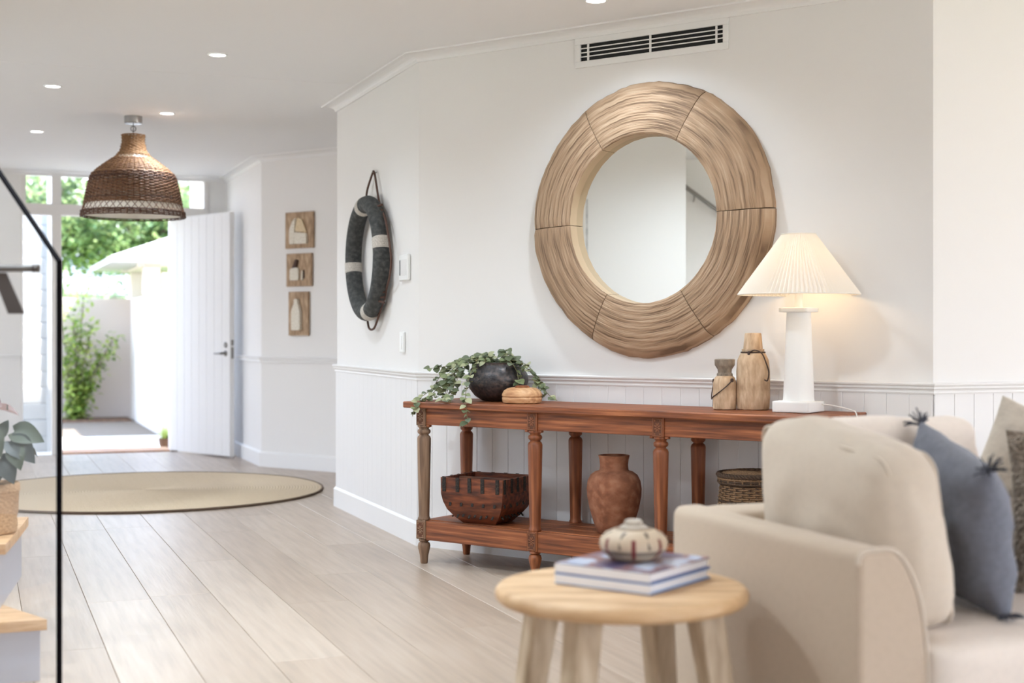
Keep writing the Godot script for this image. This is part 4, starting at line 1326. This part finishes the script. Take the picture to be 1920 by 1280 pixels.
	weave(h, "woven_lid", [[0.142, 0.268], [0.143, 0.285], [0.136, 0.300], [0.10, 0.312], [0.05, 0.317], [0.008, 0.318]], 26, 0.0088, 0.0048, 0.004, [M.wick_b, M.wick_a])
	s = nb()
	for ph in 3:
		var pts := PackedVector3Array()
		for k in 120:
			var a := TAU * k / 120.0
			pts.append(Vector3(cos(a) * (0.141 + 0.007 * cos(a * 20 + ph * TAU / 3)), 0.300 + 0.007 * sin(a * 20 + ph * TAU / 3), sin(a) * (0.141 + 0.007 * cos(a * 20 + ph * TAU / 3))))
		tube(s, pts, 0.0055, 6, true)
	obj("plaited_rim", s, M.wick_b, h)
	s = nb()
	lathe(s, [[0.145, 0.002], [0.135, 0.25], [0.132, 0.262], [0.0, 0.264]], 30, true, false)
	obj("lining", s, M.soil, h)

func weave(parent: Node, called: String, prof: Array, spokes: int, pitch: float, strand: float, amp: float, mats: Array):
	# horizontal strands that pass before and behind upright stakes
	var lens := [0.0]
	for i in range(1, prof.size()): lens.append(lens[-1] + Vector2(prof[i][0] - prof[i - 1][0], prof[i][1] - prof[i - 1][1]).length())
	var at := func(d: float) -> Vector2:
		var i := 1
		while i < prof.size() - 1 and lens[i] < d: i += 1
		var t: float = clampf((d - lens[i - 1]) / maxf(lens[i] - lens[i - 1], 1e-6), 0, 1)
		return Vector2(prof[i - 1][0], prof[i - 1][1]).lerp(Vector2(prof[i][0], prof[i][1]), t)
	var rows := int(lens[-1] / pitch)
	var st := []
	for m in mats: st.append(nb())
	for i in rows + 1:
		var q: Vector2 = at.call(lens[-1] * i / rows)
		var n := spokes * 2
		var pts := PackedVector3Array()
		var am := minf(amp, q.x * 0.2) * 0.5
		for j in n:
			var a := TAU * j / n
			var o: float = am * (0.0 if j % 2 == 0 else (1.0 if (j / 2 + i) % 2 == 0 else -1.0))
			pts.append(Vector3(cos(a) * (q.x + o), q.y + rng.randf_range(-0.12, 0.12) * pitch, -sin(a) * (q.x + o)))
		tube(st[(i * 7 / 3 + rng.randi() % 2) % mats.size()], pts, strand * rng.randf_range(0.85, 1.1), 5, true)
	for m in mats.size():
		var o := obj(called, st[m], mats[m], parent)
		o.set_meta("kind", "stuff")
	var s := nb()
	for j in spokes:
		var a := TAU * (j + 0.25) / spokes
		var pts := PackedVector3Array()
		for i in 13:
			var q: Vector2 = at.call(lens[-1] * i / 12.0)
			pts.append(Vector3(cos(a) * q.x, q.y, -sin(a) * q.x))
		tube(s, pts, strand * 0.85, 5)
	var o := obj("stakes", s, mats[-1], parent)
	o.set_meta("kind", "stuff")

# ------------------------------------------------------------------ lounge corner
func slump(p: Vector3) -> Vector3:         # a soft cushion sinks at its free top corner and swells lower down
	var up := clampf(p.y / 0.475, 0.0, 1.0)
	var near := clampf((p.z + 0.15) / 0.45, 0.0, 1.0)
	return p + Vector3(0.012 * sin(PI * up) * near, -0.062 * up * near * near, -0.05 * up * up * near)

func bent(s: SurfaceTool, how: Callable) -> ArrayMesh:
	var a := s.commit_to_arrays()
	var v: PackedVector3Array = a[Mesh.ARRAY_VERTEX]
	var t := nb()
	t.set_smooth_group(1)
	for p in v: t.add_vertex(how.call(p))
	return done(t)

func at_world(o: Node3D, parent: Node3D):      # parts whose meshes are written in room coordinates
	o.position = -parent.position

func build_lounge():
	# sofa: an L of low upholstered panels round loose seats
	var S := thing("sofa", "cream linen sofa with low squared back panel and piped edges", "sofa", Vector3(2.9, 0, -3.1))
	var s := nb()
	var prof := rounded([[1.832, 0.0, 0.03], [2.022, 0.0, 0.03], [2.018, 0.40, 0.05], [1.998, 0.52, 0.05], [1.966, 0.59, 0.03], [1.928, 0.633, 0.035], [1.832, 0.630, 0.03]], 0.02, 4)
	outline_extrude(s, prof, -3.545, -2.648, 0.014, 3)
	at_world(obj("back_panel", s, M.linen, S), S)
	s = nb()
	var pts := PackedVector3Array()
	for q in prof: if q.y > 0.02: pts.append(Vector3(q.x, q.y, -2.652))
	tube(s, pts, 0.006, 8)
	at_world(obj("piping", s, M.linen2, S), S)
	s = nb()
	rbox(s, Vector3(2.9, 0.63, 0.19), 0.03, 14, Vector3(0, 0.004, 0.006), 0.004, 6, Transform3D(Basis.IDENTITY, Vector3(3.285, 0.315, -3.447)))
	at_world(obj("back_panel", s, M.linen, S), S)
	s = nb()
	rbox(s, Vector3(2.68, 0.23, 0.72), 0.02, 6, Vector3.ZERO, 0.0, 1, Transform3D(Basis.IDENTITY, Vector3(3.37, 0.115, -3.01)))
	at_world(obj("base", s, M.linen, S), S)
	for k in 2:
		s = nb()
		rbox(s, Vector3(1.28, 0.185, 0.745), 0.045, 14, Vector3(0, 0.018, 0.01), 0.008, 20 + k, Transform3D(Basis.IDENTITY, Vector3(2.665 + 1.31 * k, 0.312, -2.992)))
		at_world(obj("seat_cushion", s, M.cream, S), S)
	# the big cushion against the near panel
	var c := thing("back_cushion", "large cream boxed cushion standing against the near sofa panel", "cushion", Vector3(2.105, 0.404, -3.06), 0.0, "cream back cushions of the sofa")
	c.rotation = Vector3(0, 0.03, 0.05)
	s = nb()
	rbox(s, Vector3(0.17, 0.475, 0.60), 0.06, 26, Vector3(0.045, 0.012, 0.016), 0.02, 31, Transform3D(Basis.IDENTITY, Vector3(0, 0.2375, 0)))
	obj("cover", bent(s, slump), M.linen2, c)
	for sx in [-1.0, 1.0]:
		s = nb()
		var loop := PackedVector3Array()
		var hy := 0.475 / 2 - 0.0125; var hz := 0.30 - 0.0125
		var r := 0.04
		for q in rounded([[hz, -hy], [hz, hy], [-hz, hy], [-hz, -hy]], r, 6):
			loop.append(slump(Vector3(sx * 0.068, 0.2375 + q.y * 1.005, q.x * 1.004)))
		tube(s, loop, 0.0045, 6, true)
		obj("piping", s, M.linen2, c)
	c = thing("back_cushion", "cream back cushion leaning on the far sofa panel behind the grey pillow", "cushion", Vector3(2.42, 0.415, -3.29), 0.0, "cream back cushions of the sofa")
	c.rotation = Vector3(-0.08, 0.0, 0.0)
	s = nb()
	rbox(s, Vector3(0.50, 0.455, 0.13), 0.05, 18, Vector3(0.01, 0.012, 0.03), 0.02, 33, Transform3D(Basis.IDENTITY, Vector3(0, 0.2275, 0)))
	obj("cover", s, M.cream, c)
	# grey-blue tasselled pillow
	c = thing("tassel_pillow", "slate grey cotton pillow with dark tasselled corners beside the cream cushion", "pillow", Vector3(2.415, 0.412, -2.99), 0.0)
	c.rotation = Vector3(0, PI / 2 - 0.30, 0)
	c.rotate_object_local(Vector3.RIGHT, -0.12)
	s = nb()
	pillow(s, 0.45, 0.46, 0.19, 24, 0.012, 41, 0.05)
	var sag := func(p: Vector3) -> Vector3:
		var k := clampf(0.5 - p.x / 0.45, 0.0, 1.0)
		return Vector3(p.x, -0.235 + (p.y + 0.235) * (1.0 - 0.20 * k), p.z)
	var o := obj("cover", bent(s, sag), M.denim, c)
	o.position.y = 0.235
	for q in [[-1, 1], [1, 1], [1, -1], [-1, -1]]:
		s = nb()
		for k in 26:
			var p0: Vector3 = sag.call(Vector3(q[0] * 0.215, q[1] * 0.220, 0)) + Vector3(0, 0.235, 0)
			var d := Vector3(q[0] * rng.randf_range(0.2, 1.0), q[1] * rng.randf_range(-0.1, 0.9), rng.randf_range(-0.7, 0.7)).normalized() * rng.randf_range(0.03, 0.055)
			if q[1] < 0: d.y = absf(d.y) * 0.15
			tube(s, [p0, p0 + d * 0.6 + Vector3(0, 0.004, 0), p0 + d], 0.0022, 4)
		var t := obj("tassel", s, M.denim_dark, c)
		t.set_meta("kind", "stuff")
	# taupe pillow and shaggy one at the right edge
	c = thing("taupe_pillow", "pale taupe square pillow tilted on its corner at the right edge", "pillow", Vector3(2.89, 0.39, -3.19), 0.0)
	c.rotation = Vector3(-0.4, -0.5, 0.0)
	s = nb()
	pillow(s, 0.50, 0.50, 0.17, 22, 0.012, 43, 0.05)
	o = obj("cover", s, M.taupe, c)
	o.position.y = 0.25
	o.rotation.z = -0.45
	c = thing("shaggy_pillow", "brown and pale shaggy pillow below the taupe one at the right edge", "pillow", Vector3(2.79, 0.42, -2.93), 0.0)
	c.rotation = Vector3(-0.2, -0.5, 0.0)
	s = nb()
	pillow(s, 0.46, 0.44, 0.15, 20, 0.012, 44, 0.05)
	o = obj("cover", s, M.fur, c)
	o.position.y = 0.22
	s = nb()
	s.set_smooth_group(1)
	for k in 3600:
		var a := rng.randf_range(-0.98, 0.98); var b := rng.randf_range(-0.98, 0.98)
		var sg := 1.0 if rng.randf() < 0.6 else -1.0
		var t := pow(1 - a * a, 0.42) * pow(1 - b * b, 0.42)
		var p := Vector3(a * 0.225, 0.22 + b * 0.215, sg * 0.075 * t)
		var d := (Vector3(a * 0.6, b * 0.6 - 0.5, sg * 0.5) + Vector3(rng.randfn(), rng.randfn(), rng.randfn()) * 0.35).normalized() * rng.randf_range(0.02, 0.04)
		var w := d.cross(Vector3(rng.randfn(), rng.randfn(), rng.randfn())).normalized() * 0.0016
		tri(s, p - w, p + w, p + d)
	o = obj("hair", s, M.fur_pale, c)
	o.set_meta("kind", "stuff")
	# stool
	var T := thing("side_table", "round pale wooden side table with four splayed legs by the sofa", "side table", Vector3(1.477, 0, -3.129), deg_to_rad(-20.84))
	s = nb()
	lathe(s, [[0.285, 0.460], [0.300, 0.463], [0.309, 0.472], [0.311, 0.480], [0.309, 0.489], [0.302, 0.497], [0.294, 0.4995], [0.0, 0.5]], 72, true, false, 0.0025)
	obj("tabletop", s, M.stool_top, T)
	for q in [[-0.185, -0.085], [-0.10, 0.175], [0.10, -0.175], [0.19, 0.085]]:
		s = nb()
		var rings := []
		var dir := Vector2(q[0], q[1]).normalized()
		for k in 7:
			var t := k / 6.0
			var c2 := Vector2(q[0], q[1]) * lerpf(1.38, 1.0, t)
			var r := lerpf(0.029, 0.037, t)
			var ring := PackedVector3Array()
			for v in rounded([[r, r], [-r, r], [-r, -r], [r, -r]], r * 0.35, 3):
				var w: Vector2 = v.rotated(dir.angle())
				ring.append(Vector3(c2.x + w.x, 0.461 * t, c2.y - w.y))
			rings.append(ring)
		loft(s, rings, true, true, true)
		obj("leg", s, M.stool_leg, T)
	# two books
	for k in 2:
		var b: Node3D = thing("book", ["large pale-edged book with blue cover, lower of the two", "large picture book with mottled purple and red cover, under the small jar"][k], "book", Vector3(1.528, 0.5005 + 0.0265 * k, -3.165), deg_to_rad(32.9), "books on the side table")
		var cover := plain(c8(70, 128, 186), 0.35)
		if k == 1:
			cover = plain(Color.WHITE, 0.3)
			cover.albedo_texture = noise_tex([[0.2, c8(66, 58, 92)], [0.4, c8(108, 94, 124)], [0.5, c8(150, 120, 118)], [0.58, c8(124, 62, 58)], [0.7, c8(176, 190, 216)], [0.9, c8(206, 214, 230)]], 0.006, 3, 12.0, 256, 62)
			cover.uv1_triplanar = true; cover.uv1_scale = Vector3.ONE * 3.4
		var trimc := plain(c8(82, 92, 150), 0.4)
		obj("cover_board", one_box(Vector3(0, 0.0245, 0), Vector3(0.296, 0.003, 0.272), 0.0008), cover, b)
		obj("cover_board", one_box(Vector3(0, 0.0015, 0), Vector3(0.296, 0.003, 0.272), 0.0008), trimc if k == 1 else cover, b)
		obj("pages", one_box(Vector3(0.002, 0.013, -0.002), Vector3(0.286, 0.020, 0.262), 0.0005), M.pages, b)
		obj("spine", one_box(Vector3(-0.1465, 0.013, 0), Vector3(0.003, 0.022, 0.272), 0.001), M.pages, b)
	# small painted jar
	var j := thing("painted_jar", "small squat cream jar with dark red and grey bands on the books", "jar", Vector3(1.530, 0.5535, -3.168), 0.2)
	var im := Image.create(256, 64, false, Image.FORMAT_RGB8)
	im.fill(c8(204, 184, 158))
	for x in 256:
		for y in 64:
			var v := y / 64.0
			var u := fmod(x / 256.0 * 7.0, 1.0)
			if v < 0.16: im.set_pixel(x, y, c8(196, 180, 156))
			if absf(v - 0.30) < 0.045: im.set_pixel(x, y, c8(132, 118, 104))
			if absf(u - 0.5) < 0.07 and v > 0.12 and v < 0.62: im.set_pixel(x, y, c8(116, 40, 40))
			if v > 0.62 and v < 0.8 and absf(u - 0.05) < (v - 0.62) * 0.9: im.set_pixel(x, y, c8(98, 84, 72))
			if v > 0.40 and v < 0.58 and absf(u - 0.0) < (0.58 - v) * 0.6: im.set_pixel(x, y, c8(90, 76, 66))
			if v > 0.86: im.set_pixel(x, y, c8(150, 128, 104))
	var paint := plain(Color.WHITE, 0.55)
	paint.albedo_texture = ImageTexture.create_from_image(im)
	s = nb()
	s.set_smooth_group(1)
	var pr := [[0.046, 0.0], [0.062, 0.006], [0.078, 0.020], [0.0855, 0.036], [0.083, 0.052], [0.070, 0.066], [0.050, 0.075], [0.034, 0.079]]
	for i in pr.size() - 1:
		for k in 48:
			var q := []
			for e in [[k, i], [k + 1, i], [k + 1, i + 1], [k, i + 1]]:
				var a: float = TAU * e[0] / 48.0
				q.append([Vector3(cos(a) * pr[e[1]][0], pr[e[1]][1], -sin(a) * pr[e[1]][0]), Vector2(e[0] / 48.0, float(e[1]) / (pr.size() - 1))])
			for t in [0, 2, 1, 0, 3, 2]:
				s.set_uv(q[t][1]); s.add_vertex(q[t][0])
	obj("body", s, paint, j)
	s = nb()
	lathe(s, [[0.034, 0.077], [0.036, 0.080], [0.030, 0.084], [0.022, 0.085], [0.023, 0.094], [0.019, 0.098], [0.0, 0.0985]], 28, true, false)
	obj("lid", s, M.taupe, j)

# ------------------------------------------------------------------ stairs with balustrade, plant
func build_stairs():
	var S := thing("staircase", "foot of the stairs with oak treads and pale grey risers", "stairs", Vector3(-0.2, 0, -5.0))
	var tread := func(poly: Array, y: float):
		var s := nb()
		var p := PackedVector2Array()
		for q in poly: p.append(Vector2(q[0], q[1]))
		prism(s, p, y - 0.034, y)
		at_world(obj("tread", s, M.tread, S), S)
	var block := func(poly: Array, y0: float, y1: float):
		var s := nb()
		var p := PackedVector2Array()
		for q in poly: p.append(Vector2(q[0], q[1]))
		prism(s, p, y0, y1)
		at_world(obj("riser", s, M.riser, S), S)
	block.call([[0.192, -4.76], [-0.9, -4.775], [-0.9, -5.2], [0.045, -5.10]], 0.0, 0.166)
	tread.call([[0.212, -4.732], [-0.9, -4.748], [-0.9, -5.2], [0.06, -5.10]], 0.2)
	block.call([[0.070, -4.95], [-0.9, -4.955], [-0.9, -5.40], [-0.48, -5.40], [-0.48, -5.60], [0.16, -5.60]], 0.2, 0.386)
	tread.call([[0.090, -4.921], [-0.9, -4.927], [-0.9, -5.40], [-0.48, -5.40], [-0.48, -5.62], [0.185, -5.62], [0.134, -5.222]], 0.42)
	# glass balustrade: one raked pane standing on the floor
	var E := Vector3(0.222, 0, -4.2)
	var d := Vector3(-0.43, 0, -0.903)
	var turn := atan2(-d.z, d.x)
	var G := thing("glass_balustrade", "clear glass stair balustrade with raked top and dark polished edge", "balustrade", E, turn)
	var L := 0.50
	var h0 := 1.318
	var h1 := h0 + L * 0.776
	var s := nb()
	outline_extrude(s, PackedVector2Array([Vector2(0.005, 0.0), Vector2(L, 0.0), Vector2(L, h1 - 0.006), Vector2(0.005, h0 - 0.003)]), -0.006, 0.006)
	obj("pane", s, M.glass, G)
	obj("edge", one_box(Vector3(0.002, h0 / 2, 0), Vector3(0.008, h0, 0.015), 0.001), M.black_edge, G)
	var rake := Vector3(L, h1 - h0, 0)
	obj("edge", one_box(Vector3(0, h0, 0) + rake / 2, Vector3(rake.length() + 0.004, 0.009, 0.015), 0.001, Basis(Vector3.BACK, atan2(rake.y, rake.x))), M.black_edge, G)
	# end of a metal rail with its flat bracket
	var R := thing("rail_end", "end of a horizontal metal rail with flat slanting bracket at left", "handrail", Vector3(0.142, 1.292, -4.064), deg_to_rad(-20.84))
	R.scale = Vector3.ONE * 0.906
	s = nb()
	tube(s, [Vector3(-0.45, 0, 0), Vector3(0.016, 0, 0)], 0.0105, 16)
	obj("rail", s, M.rail_metal, R)
	s = nb()
	tube(s, [Vector3(0.004, 0, 0), Vector3(0.012, 0, 0)], 0.0128, 16)
	tube(s, [Vector3(0.018, 0, 0), Vector3(0.023, 0, 0)], 0.0128, 16)
	obj("end_cap", s, M.dark_steel, R)
	s = nb()
	outline_extrude(s, PackedVector2Array([Vector2(-0.118, -0.013), Vector2(-0.070, -0.137), Vector2(-0.022, -0.137), Vector2(-0.076, -0.013)]), -0.004, 0.004)
	obj("bracket", s, M.dark_steel, R)
	# potted plant standing on the second tread
	var P := thing("potted_anthurium", "dark-leaved anthurium in a rolled sackcloth pot on the stairs", "potted plant", Vector3(0.052, 0.421, -5.20), deg_to_rad(-20.84))
	s = nb()
	lathe(s, [[0.072, 0], [0.080, 0.006], [0.083, 0.03], [0.080, 0.055], [0.085, 0.075], [0.086, 0.11], [0.088, 0.143], [0.092, 0.147], [0.091, 0.170], [0.086, 0.176], [0.080, 0.168], [0.078, 0.14]], 36, true, false, 0.012)
	obj("pot", s, M.sack, P)
	s = nb()
	lathe(s, [[0.08, 0.15], [0.06, 0.165], [0.0, 0.172]], 24, false, false)
	obj("soil", s, M.soil, P)
	rng.seed = 8
	var heart := func(l: float) -> ArrayMesh:
		var q := nb()
		q.set_smooth_group(1)
		var rows := []
		for i in 8:
			var t := i / 7.0
			var w := l * 0.40 * pow(sin(PI * pow(t, 0.62)), 0.85) + 0.0005
			if i == 0: w = l * 0.18
			var y := 0.10 * l * sin(PI * t) - 0.16 * l * t * t
			var back := l * 0.14 * (1 - t) * (1 - t)
			rows.append(PackedVector3Array([Vector3(-w, y + w * 0.22, t * l - back), Vector3(-w * 0.5, y + w * 0.05, t * l - back * 0.6), Vector3(0, y, t * l), Vector3(w * 0.5, y + w * 0.05, t * l - back * 0.6), Vector3(w, y + w * 0.22, t * l - back)]))
		for i in 7:
			for j in 4: quad(q, rows[i][j], rows[i + 1][j], rows[i + 1][j + 1], rows[i][j + 1])
		return done(q)
	var leaf_at := func(from: Vector3, to: Vector3, face: Vector3, mat: Material, called := "leaf"):
		var st := nb()
		tube(st, smooth_path([Vector3(from.x * 0.15, 0.16, from.z * 0.15), from * Vector3(0.6, 0.75, 0.6), from], 5), 0.0028, 5)
		var stalk := obj("stalk", st, M.anth[2], P)
		var dd := to - from
		var lf := obj(called, heart.call(dd.length()), mat, stalk)
		lf.transform = Transform3D(Basis.looking_at(-dd.normalized(), face), from)
	for q in [[0.085, 0.352, 0.02, 0.188, 0.325, 0.03, 0.1, 0.6, 1.0], [0.080, 0.322, 0.04, 0.168, 0.255, 0.06, 0.3, 0.6, 1.0], [0.095, 0.296, 0.05, 0.128, 0.232, 0.09, 0.2, 0.3, 1.0], [0.040, 0.338, 0.02, 0.052, 0.395, 0.0, -0.2, 0.0, 1.0], [0.050, 0.262, 0.06, 0.108, 0.186, 0.09, 0.4, 0.5, 1.0],
			[0.02, 0.35, 0.05, 0.06, 0.275, 0.09, 0.0, 0.5, 1.0], [-0.02, 0.31, 0.07, 0.03, 0.22, 0.10, 0.0, 0.4, 1.0], [-0.05, 0.36, 0.03, -0.15, 0.33, 0.05, -0.1, 0.6, 1.0], [-0.06, 0.29, 0.05, -0.15, 0.21, 0.08, -0.3, 0.5, 1.0], [0.0, 0.27, 0.07, 0.0, 0.19, 0.11, 0.0, 0.4, 1.0], [0.05, 0.30, -0.05, 0.12, 0.27, -0.12, 0.2, 0.8, -0.3], [-0.02, 0.33, -0.06, -0.06, 0.30, -0.15, 0.0, 0.8, -0.4]]:
		leaf_at.call(Vector3(q[0], q[1], q[2]), Vector3(q[3], q[4], q[5]), Vector3(q[6], q[7], q[8]), M.anth[rng.randi() % 3])
	for q in [[0.060, 0.425, 0.02, 0.100, 0.422, 0.02], [0.0, 0.450, 0.0, 0.04, 0.445, 0.02]]:
		var f := Vector3(q[0], q[1], q[2])
		var t := Vector3(q[3], q[4], q[5])
		leaf_at.call(f + (f - t) * 1.3, t, Vector3(0.0, 1.0, 0.25), M.spathe, "spathe")
		s = nb()
		tube(s, [f, f + Vector3(0.0, 0.022, 0.002)], [0.0028, 0.0016], 6)
		obj("spadix", s, M.anth[0], P)

# ------------------------------------------------------------------ pendant and rug
func build_pendant_and_rug():
	rng.seed = 31
	var P := thing("rattan_pendant", "large brown woven rattan bell pendant hanging from a chrome rose", "pendant light", Vector3(0.992, 0.0286, -9.788))
	P.scale = Vector3(0.925, 0.9745, 0.925)
	var s := nb()
	lathe(s, [[0.0, 2.556], [0.060, 2.556], [0.064, 2.560], [0.064, 2.608]], 32, false, true)
	obj("ceiling_rose", s, M.chrome, P)
	s = nb()
	var loop := PackedVector3Array()
	for k in 20: loop.append(Vector3(cos(TAU * k / 20) * 0.018, 2.522 + sin(TAU * k / 20) * 0.018, 0))
	tube(s, loop, 0.003, 6, true)
	tube(s, [Vector3(0, 2.556, 0), Vector3(0, 2.40, 0), Vector3(0.0, 2.20, 0)], 0.003, 6)
	obj("cord", s, M.dark_steel, P)
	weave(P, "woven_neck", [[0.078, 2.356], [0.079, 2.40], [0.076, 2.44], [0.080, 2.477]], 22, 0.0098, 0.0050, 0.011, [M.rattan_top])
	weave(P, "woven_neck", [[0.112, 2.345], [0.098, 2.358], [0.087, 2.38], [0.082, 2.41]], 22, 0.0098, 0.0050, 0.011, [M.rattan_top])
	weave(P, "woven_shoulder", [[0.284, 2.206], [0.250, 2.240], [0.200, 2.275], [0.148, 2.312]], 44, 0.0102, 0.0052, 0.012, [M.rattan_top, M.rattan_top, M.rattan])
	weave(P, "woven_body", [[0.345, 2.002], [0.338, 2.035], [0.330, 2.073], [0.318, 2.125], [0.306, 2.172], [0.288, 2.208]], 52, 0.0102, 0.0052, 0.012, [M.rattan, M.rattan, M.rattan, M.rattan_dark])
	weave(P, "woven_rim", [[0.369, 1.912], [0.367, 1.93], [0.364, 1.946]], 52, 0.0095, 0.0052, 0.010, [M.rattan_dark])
	# open lattice bands
	s = nb()
	for j in 44:
		for k in [-1.0, 1.0]:
			var a := TAU * j / 44.0
			var b: float = a + k * TAU / 44.0
			tube(s, [Vector3(cos(a) * 0.345, 2.004, -sin(a) * 0.345), Vector3(cos((a + b) / 2) * 0.355, 1.974, -sin((a + b) / 2) * 0.355), Vector3(cos(b) * 0.364, 1.944, -sin(b) * 0.364)], 0.0024, 5)
	var o := obj("lattice", s, M.rattan, P)
	o.set_meta("kind", "stuff")
	s = nb()
	for j in 28:
		for k in [-1.0, 1.0]:
			var a := TAU * j / 28.0
			var b: float = a + k * TAU / 28.0
			tube(s, [Vector3(cos(a) * 0.150, 2.312, -sin(a) * 0.150), Vector3(cos(b) * 0.112, 2.345, -sin(b) * 0.112)], 0.0024, 5)
	o = obj("lattice", s, M.rattan_top, P)
	o.set_meta("kind", "stuff")
	s = nb()
	lathe(s, [[0.014, 2.19], [0.030, 2.15], [0.030, 2.13], [0.022, 2.108], [0.0, 2.10]], 18)
	obj("lamp_holder", s, M.white_plastic, P)
	s = nb()
	lathe(s, [[0.356, 1.925], [0.346, 1.96], [0.333, 2.01], [0.318, 2.08], [0.295, 2.165], [0.270, 2.205], [0.195, 2.262], [0.140, 2.30], [0.10, 2.335]], 48, false, false)
	obj("white_lining", s, M.shade, P)
	# round jute rug
	var R := thing("round_rug", "large round woven jute rug with dark edge in the entrance hall", "rug", Vector3(1.10, 0.0005, -10.13))
	s = nb()
	var pr := []
	var n := 62
	for k in n:
		var r := 1.232 * (n - k) / n
		pr.append([r, 0.009]); pr.append([r - 0.005, 0.0125]); pr.append([r - 0.010, 0.0135]); pr.append([r - 0.015, 0.0125])
	pr.append([0.0, 0.012])
	s.set_smooth_group(1)
	var rings := []
	for q in pr: rings.append(circle(maxf(q[0], 0.0005), q[1], 96))
	loft(s, rings, true, true, false)
	obj("braided_coils", s, M.jute, R)
	s = nb()
	tube(s, circle(1.238, 0.0085, 120), 0.008, 8, true)
	obj("bound_edge", s, M.rug_edge, R)
